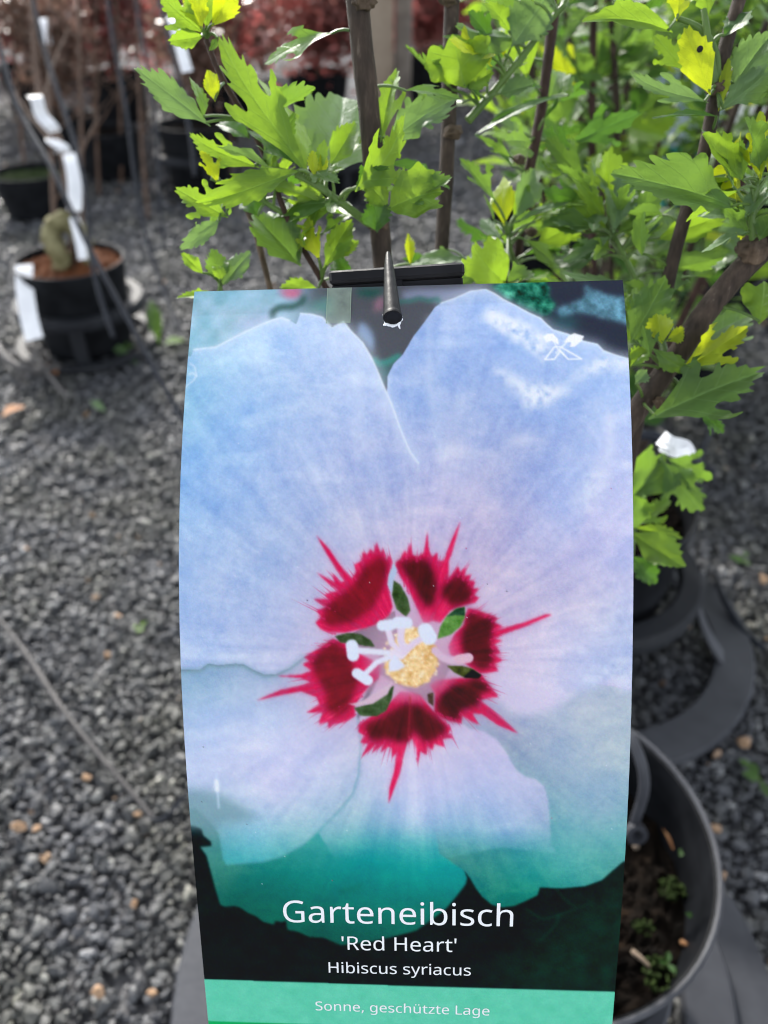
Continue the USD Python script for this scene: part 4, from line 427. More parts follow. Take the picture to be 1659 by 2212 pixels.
label = thing('plant_label', 'tall glossy picture label showing a white hibiscus flower with a red heart', 'plant label', surf(LW / 2, 0.))
idx = np.arange(NX * NY).reshape(NY, NX); FQ = np.stack([idx[:-1, :-1], idx[1:, :-1], idx[1:, 1:], idx[:-1, 1:]], -1).reshape(-1, 4)
face = obj('printed_face', (surf(AA, BB).reshape(-1, 3), FQ), MATS['label_print'], label, True)
UsdGeom.PrimvarsAPI(face).CreatePrimvar('ink', Sdf.ValueTypeNames.Color3fArray, 'vertex').Set(Vt.Vec3fArray.FromNumpy(ink.reshape(-1, 3).astype(np.float32)))
bs = np.linspace(0, BMAX, 60); ring = [(0, 0.)]
def strip(pa, qa): n = len(pa); return np.vstack([pa, qa]), np.array([(i, i + 1, n + i + 1) for i in range(n - 1)] + [(i, n + i + 1, n + i) for i in range(n - 1)])
T = -.0004; o = np.ones(60); back = []
back.append(strip(surf(0 * o, bs, 0), surf(0 * o, bs, T))); back.append(strip(surf(LW * o, bs, T), surf(LW * o, bs, 0)))
as_ = np.linspace(0, LW, 12); z = np.zeros(12); back.append(strip(surf(as_, z, T), surf(as_, z, 0))); back.append(strip(surf(as_, z + BMAX, 0), surf(as_, z + BMAX, T)))
ba, bbk = np.meshgrid(as_, bs); ii = np.arange(720).reshape(60, 12); back.append((surf(ba, bbk, T).reshape(-1, 3), np.stack([ii[:-1, :-1], ii[:-1, 1:], ii[1:, 1:], ii[1:, :-1]], -1).reshape(-1, 4)))
obj('white_backing', join(back), MATS['letter_ink'], label)
def lettering(name, text, p0, p1):
    p0, p1 = np.array(p0), np.array(p1); adv = sum(GLYPHS[c][0] for c in text); ink_x = [min(x for pl in GLYPHS[text[0]][1] for x, y in pl[0]), None]
    lastadv = GLYPHS[text[-1]][0]; x1 = adv - lastadv + max(x for pl in GLYPHS[text[-1]][1] for x, y in pl[0]); x0 = ink_x[0]
    d = (p1 - p0) / (x1 - x0); s = np.linalg.norm(d); nrm = np.array([-d[1], d[0]]); ms = []; x = 0
    for c in text:
        a, pls = GLYPHS[c]
        for pl in pls:
            g = Polygon([(q[0] + x, q[1]) for q in pl[0]], [[(q[0] + x, q[1]) for q in h] for h in pl[1:]]).buffer(0)
            for gg in getattr(g, 'geoms', [g]):
                v, f = trimesh.creation.triangulate_polygon(gg, engine='earcut'); v = np.asarray(v)
                q = p0 + np.outer(v[:, 0] - x0, d) - np.outer(v[:, 1], nrm) * 1.0
                V = surf(q[:, 0], q[:, 1], .00008); f = np.asarray(f); n = np.cross(V[f[:, 1]] - V[f[:, 0]], V[f[:, 2]] - V[f[:, 0]]).sum(0)
                ms.append((V, f if n @ FWD < 0 else f[:, ::-1]))
        x += a
    obj(name, join(ms), MATS['letter_ink'], label)
for n, s, a, b in TEXT: lettering(n, s, a, b)
fa, fb = np.meshgrid(np.linspace(41.6, 49.1, 6), np.linspace(.15, 12.5, 12)); ii = np.arange(72).reshape(12, 6)
tape = (surf(fa, fb, .0002).reshape(-1, 3), np.stack([ii[:-1, :-1], ii[1:, :-1], ii[1:, 1:], ii[:-1, 1:]], -1).reshape(-1, 4))
obj('clear_film', tape, MATS['clear_film'], label)
for a in (41.7, 49.0): obj('film_edge', tube([surf(a, b, .0002) for b in (.2, 5, 12.4)], .00012, 5), MATS['clear_film'], label)

# ---------------------------------------------------------------- stake that carries the label
stake = thing('label_stake', 'black plastic stake with ribbed crossbar and round peg through the picture label', 'label stake', surf(60, 0, -.002))
pl, pr_ = at(712, 607, .2395), at(1003, 588, .2385); ax = unit(pr_ - pl); Lb = np.linalg.norm(pr_ - pl); nz = unit(-FWD - (-FWD @ ax) * ax); uy = np.cross(nz, ax); mc = (pl + pr_) / 2
obj('crossbar', rbox((Lb, .0040, .0036), .0008, frame(ax, uy, nz, mc + uy * .0008)), MATS['black_plastic'], stake)
obj('crossbar_web', rbox((Lb - .0012, .0032, .0018), .0004, frame(ax, uy, nz, mc - uy * .0030 - nz * .0006)), MATS['black_plastic'], stake)
p_top, p_end = at(838, 547, .2345), at(848, 685, .2195)
pin = [p_top + (p_end - p_top) * t for t in np.linspace(0, 1, 9)]
obj('peg', tube(pin, [.0007, .0012, .0015, .0017, .0019, .0021, .0023, .0025, .0026], 20, 24), MATS['black_plastic'], stake, 40)
dirp = unit(p_end - p_top); sx = unit(np.cross(dirp, UP)); sy = np.cross(sx, dirp)
vv, ff = lathe([(0, .0001), (.0021, .0001), (.0024, .0004), (.00275, .0003), (.0028, -.0006), (.0025, -.0012)], 28); obj('peg_end', (vv @ np.array([sx, sy, dirp]) + p_end, ff), MATS['black_plastic'], stake, 40)
obj('shaft', tube([mc - nz * .002, surf(64, 40, -.009), surf(66, 120, -.02), np.array([.06, .262, .36]), np.array([.085, .285, .17])], .0028, 6, 16), MATS['black_plastic'], stake)
tears = []
rt_ = np.random.default_rng(8)
for k in range(15):
    th = math.radians(-8 + 196 * k / 14); r0, r1 = 17.5, 22 + rt_.uniform(-1.5, 3.5) + (7 if k in (4, 10) else 0) - 2.5; c0 = at(848 + r0 * math.cos(th), 686 + r0 * math.sin(th), .2212); c1 = at(848 + r1 * math.cos(th + .15), 686 + r1 * math.sin(th + .15), .2208)
    tears.append(tube([c0, (c0 + c1) / 2, c1], [.00045, .0004, .00012], 6, 5, .4, k))
obj('torn_edge', join(tears), MATS['torn_white'], label)

# ---------------------------------------------------------------- leaves
OUTLINES = {  # right half of the blade: (half-width, along)
 'lobed': [(.03, 0), (.08, .06), (.20, .15), (.38, .26), (.56, .35), (.60, .40), (.76, .43), (.80, .50), (.95, .54), (1., .61), (.90, .655), (.74, .60), (.66, .585), (.50, .52), (.37, .535), (.36, .61), (.50, .67), (.49, .715), (.37, .715), (.46, .80), (.40, .835), (.29, .815), (.30, .89), (.20, .905), (.14, .965), (.06, .97), (0, 1)],
 'toothed': [(.03, 0), (.12, .07), (.34, .17), (.56, .26), (.80, .33), (.82, .385), (.74, .41), (.97, .46), (1., .525), (.84, .535), (.95, .61), (.94, .67), (.74, .655), (.80, .74), (.72, .785), (.56, .765), (.58, .85), (.49, .885), (.35, .865), (.31, .94), (.20, .945), (.12, .985), (0, 1)],
 'broad': [(.03, 0), (.12, .06), (.40, .20), (.66, .36), (.88, .50), (.86, .57), (1., .68), (.95, .80), (.84, .83), (.80, .93), (.66, .95), (.55, .88), (.44, .90), (.36, .84), (.24, .87), (.16, .95), (.07, .955), (0, 1)],
 'slender': [(.03, 0), (.16, .08), (.5, .24), (.80, .40), (.95, .50), (.84, .53), (.98, .62), (.80, .64), (.82, .74), (.60, .75), (.58, .85), (.38, .87), (.28, .95), (.12, .965), (0, 1)]}
from scipy.spatial import Delaunay
def leaf_mesh(L, W, seed, lobed=True, nv=26, nu=7, fold=.25, droop=.25, ripple=.06, twist=0.):
    """Blade with toothed or lobed outline: base at the origin, tip along +y, upper side +z. Returns points, faces, blade coordinates."""
    rs = np.random.default_rng(seed); kind = ('broad' if W > .78 * L and rs.random() < .7 else 'lobed') if lobed else ('toothed', 'toothed', 'slender')[rs.integers(3)]
    half = np.array(OUTLINES[kind]); fine_ = nv > 20
    def one(sign):
        h = half.copy(); h[1:-1] *= 1 + rs.normal(0, .03, (len(h) - 2, 2)); h[:, 0] *= 1 + rs.normal(0, .05); h[:, 0] *= sign; return h
    R, Lh = one(1), one(-1); ring = np.vstack([R, Lh[::-1][1:]])
    if fine_:                                     # rounder teeth
        ring = np.vstack([ring, ring[:1]]); s = np.arange(len(ring)); q = np.linspace(0, len(ring) - 1, 2 * len(ring) - 1); lin_ = np.stack([np.interp(q, s, ring[:, k]) for k in (0, 1)], 1); cub = CubicSpline(s, ring)(q); ring = (.15 * lin_ + .85 * cub)[:-1]
    g = Polygon(ring).buffer(0)
    if g.geom_type != 'Polygon': g = max(g.geoms, key=lambda a: a.area)
    ring = np.array(g.exterior.coords)[:-1]
    gx, gy = np.meshgrid(np.linspace(-.9, .9, nu + 2), np.linspace(.04, .96, max(7, nv // 2))); gx = gx + .04 * np.sin(gy * 31); c = np.stack([gx.ravel(), gy.ravel()], 1)
    c = c[shapely.contains_xy(g.buffer(-.03), c[:, 0], c[:, 1])]; mid_ = np.stack([np.zeros(9), np.linspace(.05, .95, 9)], 1)
    p = np.vstack([ring, c, mid_]); tri = Delaunay(p).simplices; cc = p[tri].mean(1); tri = tri[shapely.contains_xy(g, cc[:, 0], cc[:, 1])]
    a, b_, d = p[tri[:, 0]], p[tri[:, 1]], p[tri[:, 2]]; area = (b_[:, 0] - a[:, 0]) * (d[:, 1] - a[:, 1]) - (b_[:, 1] - a[:, 1]) * (d[:, 0] - a[:, 0]); tri = np.where((area < 0)[:, None], tri[:, ::-1], tri); tri = tri[np.abs(area) > 1e-5]
    U, V = p[:, 0], p[:, 1]; X, Y = U * W / 2, V * L
    Z = fold * np.abs(X) - droop * L * V ** 2 + ripple * W * (meshkit.noise(np.stack([U * 1.6 + seed % 97, V * 4.2, 0 * U], -1), seed % 1000) - .5) * 2.4 * np.abs(U)
    Z = Z + .02 * W * np.sin(V * 7 * PI - np.abs(U) * 3) * np.abs(U)
    if twist: an = twist * V; X, Z = X * np.cos(an) - Z * np.sin(an), X * np.sin(an) + Z * np.cos(an)
    return np.stack([X, Y, Z], -1), tri, np.stack([U, V, 0 * U], -1)
def place(v, base, axis, normal):
    y = unit(axis); z = unit(normal - (normal @ y) * y); x = np.cross(y, z)
    return v @ np.array([x, y, z]) + base
def put_leaf(parent, base, tip, width, kind, seed, normal, lobed=True, local=False, petiole=None, res=(26, 7), **kw):
    L = np.linalg.norm(tip - base); v, f, uv = leaf_mesh(L, width, seed, lobed, res[0], res[1], **kw)
    m = obj('leaf', (place(v, base, tip - base, normal), f), LEAFMATS[kind], parent, True, local=local)
    UsdGeom.PrimvarsAPI(m).CreatePrimvar('blade', Sdf.ValueTypeNames.Float3Array, 'vertex').Set(Vt.Vec3fArray.FromNumpy(uv.astype(np.float32)))
    if petiole is not None:
        d = tip - base; obj('stalk', tube([petiole, (petiole + base) / 2 + np.array([0, 0, .0015]), base + .06 * d], [.0007, .0006, .0005], 5, 6), MATS['green_stem'], parent, local=local)
    return m

main = thing('hibiscus_shrub', 'nearest hibiscus shrub with brown stems and lobed leaves right behind the picture label', 'shrub', (.112, .315, .19))
ROOT = np.array([.112, .315, .185])
def stem(pts, r, m, parent, name='stem', base=None, seg=12, knots=()):
    P = [at(*p) for p in pts]
    if base is not None: P = P + [.45 * P[-1] + .55 * base + np.array([0, -.004, .01]), base]
    obj(name, tube(P, r, seg, 10 * len(P), .10, len(P)), MATS[m], parent, True)
    for (px, py, d, s) in knots:
        k = trimesh.creation.icosphere(3); kv = k.vertices * np.array([s, s, s * .75]) * .95; kv = kv * (.55 + .9 * meshkit.fbm(kv / s * 2.4 + px, 3, 4)[:, None]) + at(px, py, d); obj('knot', (kv, k.faces), MATS['tan_bark'], parent, True)
    return spline(P, 40)
SK = []
def st(*a, **k): SK.append(stem(*a, **k))
st([(762, -160, .262), (772, 0, .270), (793, 200, .284), (812, 400, .297), (826, 560, .307)], [.0040, .0040, .0042, .0048, .006], 'stem_bark', main, base=ROOT, knots=[(785, 4, .2685, .0042), (815, 482, .300, .0044)])
st([(985, -120, .30), (976, 0, .305), (968, 300, .322), (955, 520, .335)], [.0031, .0032, .0034, .0048], 'stem_bark', main, base=ROOT + [.006, .012, 0], knots=[(980, 285, .318, .004), (968, -2, .303, .0038)])
st([(1222, -130, .335), (1200, 0, .34), (1165, 260, .352), (1132, 430, .362), (1118, 560, .37)], [.0024, .0025, .003, .0042], 'red_bark', main, base=ROOT + [.012, .006, 0], knots=[(1122, 345, .355, .003), (1147, 500, .36, .003)])
st([(1640, -130, .268), (1597, 0, .272), (1545, 200, .28), (1525, 320, .286), (1485, 450, .295), (1440, 625, .31)], [.0024, .0028, .0032, .0036, .0045], 'stem_bark', main, base=ROOT + [.02, .0, 0], knots=[(1548, 190, .277, .004), (1560, 330, .285, .003)])
st([(1720, 440, .276), (1640, 545, .283), (1575, 610, .287), (1480, 742, .297), (1385, 875, .307)], [.0044, .0042, .0040, .0048], 'stem_bark', main, base=ROOT + [.03, -.01, 0], knots=[(1630, 540, .2815, .0066), (1428, 870, .30, .003)])
st([(446, 85, .285), (500, 205, .289), (560, 310, .293), (620, 470, .30), (692, 600, .307)], [.0011, .0012, .0013, .0017, .003], 'red_bark', main, base=ROOT + [-.012, .0, 0])
st([(520, 420, .31), (545, 480, .312), (580, 610, .317), (610, 720, .32)], [.0012, .0013, .0016, .003], 'tan_bark', main, base=ROOT + [-.02, .01, 0])
st([(1010, 262, .319), (1060, 205, .316), (1110, 145, .312), (1160, 80, .306), (1220, 10, .30)], [.0017, .0015, .0013, .0011], 'green_stem', main, 'green_shoot')
st([(638, 378, .283), (690, 405, .287), (760, 455, .294), (815, 492, .302)], [.0011, .0013, .0015, .0020], 'green_stem', main, 'green_shoot')
st([(475, 612, .296), (482, 690, .302), (560, 860, .33)], [.0009, .0011, .002], 'green_stem', main, 'green_shoot', base=ROOT + [-.03, .0, 0])
st([(455, 385, .294), (530, 415, .298), (618, 465, .301)], [.0008, .0009, .0012], 'green_stem', main, 'green_shoot')
st([(1640, 385, .27), (1628, 450, .274), (1632, 540, .281)], [.0010, .0013, .0018], 'green_stem', main, 'green_shoot')
st([(1462, 40, .272), (1530, 80, .273), (1545, 190, .277)], [.0009, .0011, .0016], 'green_stem', main, 'green_shoot')
st([(1520, 20, .27), (1532, 100, .272), (1545, 190, .277)], [.0010, .0012, .0016], 'green_stem', main, 'green_shoot')
st([(1092, 480, .33), (1105, 545, .345), (1118, 570, .37)], [.0008, .0010, .0014], 'green_stem', main, 'green_shoot')
st([(1320, 495, .33), (1352, 560, .325), (1400, 660, .32), (1440, 780, .31)], [.0010, .0012, .0016], 'green_stem', main, 'green_shoot')
st([(1285, 415, .345), (1300, 470, .34), (1352, 560, .325)], [.0009, .001, .0012], 'green_stem', main, 'green_shoot')
st([(1350, 1260, .40), (1370, 1130, .40), (1395, 1030, .40), (1430, 985, .40)], [.0018, .0016, .0013, .0010], 'green_stem', main, 'green_shoot', base=None)
stem([(1250, 1420, .46), (1350, 1260, .40)], [.003, .0018], 'stem_bark', main, 'stem', base=None)
SKP = np.vstack(SK)
# base px, tip px, width px, kind, depth, depth of tip relative, lobed, tilt (left/right), lift (towards the sky)
NEAR = [
 (672, 385, 442, 58, 108, 1, .283, -.012, 1, .1, .35), (655, 365, 437, 440, 62, 1, .281, -.008, 0, 0, .55), (662, 372, 590, 138, 92, 1, .287, .004, 0, .25, .2), (700, 402, 752, 165, 195, 4, .299, .012, 0, -.25, .6),
 (768, 413, 905, 284, 112, 1, .276, -.006, 1, .1, .1), (822, 307, 850, 130, 78, 1, .288, .004, 1, .1, .1), (835, 312, 980, 185, 82, 4, .292, -.004, 0, .2, .5), (838, 452, 945, 398, 92, 1, .284, -.01, 1, 0, .15), (840, 448, 793, 392, 48, 1, .285, -.004, 0, -.2, .1),
 (825, 352, 983, 376, 52, 3, .296, .006, 0, 0, .7), (815, 502, 808, 428, 62, 3, .290, -.006, 0, 0, .2), (1006, 190, 975, 83, 128, 1, .306, -.012, 1, 0, .1), (1012, 192, 1060, 150, 50, 1, .308, -.006, 0, 0, .3),
 (680, 385, 673, 322, 22, 2, .276, 0, 0, 0, .1), (690, 388, 705, 320, 20, 2, .276, 0, 0, .3, .1), (684, 388, 690, 335, 20, 2, .277, 0, 0, -.3, .1),
 (700, 578, 762, 470, 52, 1, .298, -.004, 0, .2, .1), (690, 562, 655, 470, 58, 2, .296, -.004, 1, -.1, .1), (650, 575, 548, 455, 95, 0, .300, .004, 0, -.1, .3), (715, 560, 775, 520, 30, 1, .298, 0, 0, .2, .4),
 (454, 272, 295, 146, 62, 4, .284, -.006, 0, 0, .6), (440, 257, 428, 158, 34, 0, .282, 0, 0, .2, .2), (465, 220, 450, 147, 34, 2, .281, 0, 0, 0, .1), (560, 362, 397, 300, 62, 1, .289, -.006, 1, 0, .3), (472, 396, 438, 318, 50, 2, .286, -.004, 1, 0, .1),
 (492, 470, 379, 405, 80, 1, .289, -.006, 1, 0, .2), (476, 476, 397, 524, 40, 4, .288, -.006, 0, 0, .6), (540, 300, 470, 245, 44, 3, .30, 0, 0, 0, .4), (490, 395, 455, 480, 60, 0, .298, 0, 1, 0, .3), (560, 470, 520, 400, 50, 3, .30, 0, 0, 0, .3),
 (442, 72, 338, -10, 70, 1, .278, -.008, 1, 0, .2), (436, 66, 402, -40, 60, 2, .276, -.004, 0, .1, .1), (458, 56, 512, -30, 56, 2, .276, -.004, 0, .1, .1), (446, 62, 450, -50, 60, 1, .28, 0, 0, 0, .1), (440, 78, 368, 88, 38, 1, .278, -.004, 0, 0, .2), (470, 80, 455, 110, 14, 0, .28, 0, 0, 0, .3),
 (440, 592, 392, 545, 28, 1, .289, -.003, 0, 0, .3), (475, 618, 465, 533, 50, 0, .294, -.002, 0, -.1, .2), (476, 620, 542, 545, 50, 4, .295, -.002, 0, 0, .5), (475, 640, 380, 632, 24, 1, .292, -.003, 0, 0, .4), (690, 628, 606, 612, 44, 1, .303, -.004, 0, 0, .25), (478, 606, 470, 570, 30, 1, .287, -.002, 0, 0, .2),
 (1092, 612, 1022, 548, 95, 1, .318, -.012, 1, 0, .2), (1096, 612, 1148, 585, 55, 0, .318, -.008, 0, 0, .3), (886, 575, 884, 500, 22, 2, .312, 0, 0, 0, .1), (1012, 562, 895, 543, 52, 4, .326, -.004, 0, 0, .6), (1385, 628, 1208, 598, 56, 4, .322, -.01, 0, 0, .65), (940, 590, 870, 555, 40, 3, .33, 0, 0, 0, .3), (760, 610, 720, 545, 40, 3, .31, 0, 0, 0, .3), (1050, 600, 950, 590, 40, 0, .33, 0, 0, 0, .4),
 (1106, 102, 1185, -15, 105, 4, .306, -.008, 0, .1, .5), (1090, 122, 1072, 58, 38, 2, .31, 0, 0, 0, .1), (1452, 70, 1285, -4, 66, 1, .272, -.006, 0, 0, .3), (1462, 46, 1472, -40, 66, 2, .27, 0, 1, 0, .1), (1530, 34, 1518, -40, 48, 1, .27, 0, 0, 0, .2), (1562, 80, 1628, 10, 72, 3, .272, -.004, 0, 0, .3),
 (1534, 204, 1480, 54, 66, 2, .269, -.006, 0, .1, .05), (1580, 190, 1670, 55, 72, 4, .276, -.006, 0, 0, .5), (1556, 240, 1672, 140, 66, 4, .274, -.010, 0, 0, .55), (1552, 240, 1576, 125, 24, 2, .274, 0, 0, 0, .1), (1530, 222, 1383, 168, 50, 4, .272, -.010, 1, 0, .5), (1556, 252, 1412, 242, 30, 3, .276, 0, 0, 0, .8), (1478, 152, 1418, 74, 66, 1, .285, -.004, 1, 0, .1),
 (1592, 452, 1382, 345, 105, 0, .272, -.022, 0, 0, .4), (1642, 388, 1634, 243, 84, 2, .266, -.006, 1, 0, .1), (1660, 385, 1690, 280, 60, 2, .268, 0, 1, 0, .1), (1280, 422, 1284, 322, 74, 1, .342, 0, 1, 0, .1), (1325, 502, 1350, 360, 98, 4, .325, .006, 1, 0, .45), (1116, 482, 1256, 392, 40, 4, .335, -.006, 0, 0, .55), (1090, 487, 1077, 376, 50, 2, .33, 0, 0, 0, .1), (1110, 470, 1140, 400, 40, 1, .338, 0, 0, 0, .2),
 (1590, 470, 1514, 450, 28, 4, .276, 0, 0, 0, .6), (1622, 500, 1515, 528, 32, 4, .277, -.006, 0, 0, .5), (1240, 332, 1158, 266, 58, 3, .36, 0, 1, 0, .3), (1232, 310, 1378, 246, 82, 3, .375, 0, 1, 0, .3), (1238, 206, 1038, 214, 30, 3, .33, -.008, 0, 0, .85), (1640, 520, 1680, 450, 60, 0, .275, 0, 0, 0, .3), (1610, 470, 1650, 400, 40, 4, .272, 0, 0, 0, .4),
 (1362, 742, 1442, 598, 84, 0, .298, -.004, 0, 0, .3), (1430, 742, 1418, 674, 52, 2, .290, 0, 0, 0, .1), (1440, 737, 1484, 712, 34, 2, .289, 0, 0, 0, .1), (1470, 802, 1627, 700, 84, 2, .290, -.008, 1, 0, .15), (1402, 905, 1650, 782, 150, 0, .292, -.012, 1, 0, .3), (1510, 890, 1572, 936, 50, 3, .305, 0, 1, 0, .3), (1470, 775, 1632, 640, 125, 0, .308, .004, 1, 0, .4), (1640, 700, 1656, 598, 84, 1, .285, 0, 1, 0, .1),
 (1408, 752, 1497, 822, 44, 0, .288, 0, 0, 0, .4), (1362, 792, 1402, 742, 40, 1, .294, 0, 0, 0, .2), (1405, 770, 1392, 700, 44, 0, .290, 0, 1, 0, .2), (1380, 700, 1362, 620, 40, 1, .30, 0, 0, 0, .2), (1372, 830, 1400, 800, 30, 4, .29, 0, 0, 0, .5), (1400, 640, 1350, 610, 36, 0, .31, 0, 0, 0, .3), (1440, 640, 1480, 560, 60, 4, .32, 0, 1, 0, .4), (1500, 600, 1560, 540, 60, 0, .33, 0, 0, 0, .3),
 (1432, 998, 1516, 1106, 115, 0, .396, -.006, 1, 0, .25), (1365, 1075, 1445, 985, 105, 0, .40, -.006, 1, 0, .3), (1440, 990, 1530, 1035, 80, 0, .398, 0, 1, 0, .3), (1362, 1150, 1476, 1226, 74, 1, .385, -.01, 0, 0, .25), (1368, 1140, 1476, 1160, 34, 1, .39, -.004, 0, 0, .3), (1362, 1200, 1422, 1260, 46, 3, .395, 0, 0, 0, .3), (1365, 1135, 1448, 1082, 66, 1, .39, 0, 1, 0, .25), (1355, 1060, 1375, 1140, 70, 0, .385, 0, 0, 0, .3),
]
for k, (bx_, by_, tx, ty, w, kind, d, dz, lob, roll, sky_) in enumerate(NEAR):
    b, t = at(bx_, by_, d), at(tx, ty, d + dz); width = w / 1660 * d * 1.12
    n = unit(unit(EYE - b) * (1 - sky_) + np.array([0, .15, 1.]) * sky_ + np.array([roll, 0, 0])); j = np.argmin(np.linalg.norm(SKP - b, axis=1)); q = SKP[j] if np.linalg.norm(SKP[j] - b) > .0015 else None
    put_leaf(main, b, t, width, kind, 100 + k, n, bool(lob), petiole=q, fold=RNG.uniform(.1, .6), droop=RNG.uniform(-.05, .38), ripple=RNG.uniform(.12, .28), twist=RNG.normal(0, .5))
rx = np.random.default_rng(77); done = 0
while done < 150:
    P_ = SK[rx.integers(len(SK))]; b = P_[rx.integers(len(P_))]; q = b - EYE; dd = q @ FWD; px, py = 829.5 + 1660 * q[0] / dd, 1106 - 1660 * (q @ UP) / dd
    if py > 640 or px < 430 or (690 < px < 1010 and 500 < py): continue
    a = rx.uniform(0, 2 * PI); el = rx.uniform(-.2, 1.1); dv = np.array([math.cos(a) * math.cos(el), .6 * math.sin(a) * math.cos(el) + .25, math.sin(el)]); b2 = b + dv * rx.uniform(.006, .016); Lx = rx.uniform(.012, .030)
    if px < 520 or (px < 640 and math.cos(a) < .2) or (1410 < px < 1600 and py < 330): continue
    put_leaf(main, b2, b2 + unit(dv + rx.normal(0, .25, 3)) * Lx, Lx * rx.uniform(.42, .72), int(rx.choice(5, p=[.46, .22, .04, .14, .14])), 5000 + done, np.array([0, -.2, .8]) + rx.normal(0, .5, 3), rx.random() < .6, res=(15, 5), fold=rx.uniform(.1, .6), droop=rx.uniform(-.1, .4), ripple=.2, twist=rx.normal(0, .5), petiole=b)
    done += 1
sp = thing_dot = trimesh.creation.icosphere(2, .0011); c = at(1512, 106, .2655)
obj('dark_hole', (sp.vertices * np.array([1, .3, 1]) + c, sp.faces), MATS['black_plastic'], main, True)

# ---------------------------------------------------------------- pots, stands, soil
def pot(name, label, c, r, h, rim='dark_stand', group=None):
    t = thing(name, label, 'plant pot', c, 0, group); rb = r * .78
    obj('body', lathe([(.0, .004), (rb, .004), (rb + .004, 0), (r * .97, h - .03), (r * .985, h - .028), (r, h - .002), (r - .0015, h), (r - .004, h - .001), (r - .006, h - .03), (r * .955, h - .035), (rb - .004, .008), (0, .008)], 64), MATS['pot_plastic'], t, 35, local=True)
    rr = .0021
    obj('rim', lathe([(r + rr * math.cos(a), h + rr * math.sin(a)) for a in np.linspace(0, 2 * PI, 10, endpoint=False)], 64, closed=True), MATS[rim], t, 60, local=True)
    return t
def stand(label, c, r_up, z_up, r_base, w_base, legs, group=None, leg_w=.026, base=True, rz=0., m='stand_plastic', m_up=None):
    t = thing('pot_stand', label, 'pot stand', c, rz, group)
    obj('upper_ring', lathe([(r_up, z_up + .014), (r_up + .004, z_up + .017), (r_up + .026, z_up + .015), (r_up + .032, z_up + .006), (r_up + .030, z_up - .008), (r_up + .026, z_up - .008), (r_up + .026, z_up + .006), (r_up, z_up + .008)], 56, closed=True), MATS[m_up or m], t, 35, local=True)
    for a in legs:
        ca, sa = math.cos(a), math.sin(a); rad = np.array([ca, sa, 0]); side = np.array([-sa, ca, 0])
        obj('leg', ribbon([rad * (r_up + .024) + [0, 0, z_up], rad * (r_up * .55 + r_base * .45 + .01) + [0, 0, z_up * .45], rad * (r_base - .012) + [0, 0, .012]], leg_w, side, .003, 8), MATS[m], t, local=True)
    if base:
        obj('base_ring', lathe([(r_base - w_base / 2, .010), (r_base - w_base / 2 + .004, .017), (r_base + w_base / 2 - .004, .017), (r_base + w_base / 2, .010), (r_base + w_base / 2, .006), (r_base - w_base / 2, .006)], 64, closed=True), MATS[m], t, 30, local=True)
    return t
def soil(label, c, r, z, m='soil', grain=.02, cat='potting soil', name='potting_soil'):
    n = 30; th, rr = np.meshgrid(np.linspace(0, 2 * PI, 72, endpoint=False), np.linspace(.02, 1, n)); X, Y = rr * r * np.cos(th), rr * r * np.sin(th)
    Z = grain * (meshkit.fbm(np.stack([X * 40 + c[0] * 9, Y * 40, 0 * X], -1), 4) - .5) + grain * .8 * (meshkit.fbm(np.stack([X * 160, Y * 160, 0 * X], -1), 3, 4) - .5)
    i = np.arange(n * 72).reshape(n, 72); j = np.roll(i, -1, 1); F = np.stack([i[:-1], i[1:], j[1:], j[:-1]], -1).reshape(-1, 4); V = np.stack([X, Y, Z + z], -1).reshape(-1, 3) + np.array([c[0], c[1], 0])
    F3 = np.vstack([F[:, [0, 1, 2]], F[:, [0, 2, 3]]]); cap = len(V); V = np.vstack([V, [c[0], c[1], z]]); F3 = np.vstack([F3, [(cap, i[0, k], j[0, k]) for k in range(72)]])
    extra = []; rs = np.random.default_rng(int(c[0] * 1000) % 997)
    for _ in range(260):
        a, q = rs.uniform(0, 2 * PI), r * math.sqrt(rs.random()) * .94; s = rs.uniform(.0015, .0055); v, f = stone_proto(rs.integers(99)); R = trimesh.transformations.random_rotation_matrix(rs.random(3))[:3, :3]
        extra.append((v * np.array([1.6, .7, .7]) @ R * s + [c[0] + q * math.cos(a), c[1] + q * math.sin(a), z + grain * .25], f))
    o = obj(name, join([(V, F3)] + extra), MATS[m]); tag(o, label, cat, kind='stuff')
PC = np.array([.1177, .3122, 0.])
pot('plant_pot', 'large black round pot with grey rim below the picture label, soil inside', PC, .1322, .255, 'stand_plastic')
soil('dark peaty soil with moss specks in the large near pot', PC, .1225, .192)
ns = thing('pot_stand', 'dark grey flat ground ring and inner ring around the large near pot', 'pot stand', (.085, .305, 0))
def flat_ring(r0, r1, z, h=.006, c=(0, 0)): return lathe([(r0, z), (r0 + .003, z + h), (r1 - .003, z + h), (r1, z), (r1, z - .003), (r0, z - .003)], 72, (c[0], c[1], 0), closed=True)
obj('base_ring', flat_ring(.232, .283, .010), MATS['stand_plastic'], ns, 30, local=True)
obj('inner_ring', flat_ring(.158, .206, .022, .006, (.033, .007)), MATS['stand_plastic'], ns, 30, local=True)
obj('upper_ring', flat_ring(.117, .135, .10, .01, (.033, .007)), MATS['stand_plastic'], ns, 30, local=True)
for a in (.9, 2.2, 3.9, 5.3):
    ca, sa = math.cos(a), math.sin(a); rad = np.array([ca, sa, 0]); o_ = np.array([.033, .007, 0])
    obj('leg', ribbon([o_ + rad * .13 + [0, 0, .10], o_ + rad * .165 + [0, 0, .05], o_ + rad * .19 + [0, 0, .026], o_ * .3 + rad * .25 + [0, 0, .014]], .022, np.array([-sa, ca, 0]), .003, 10), MATS['stand_plastic'], ns, local=True)
P2 = np.array([.27, .765, 0.])
pot('plant_pot', 'black pot half hidden right of the label, sitting in a raised round stand', P2, .115, .235)
soil('dark soil in the pot right of the label', P2, .108, .20)
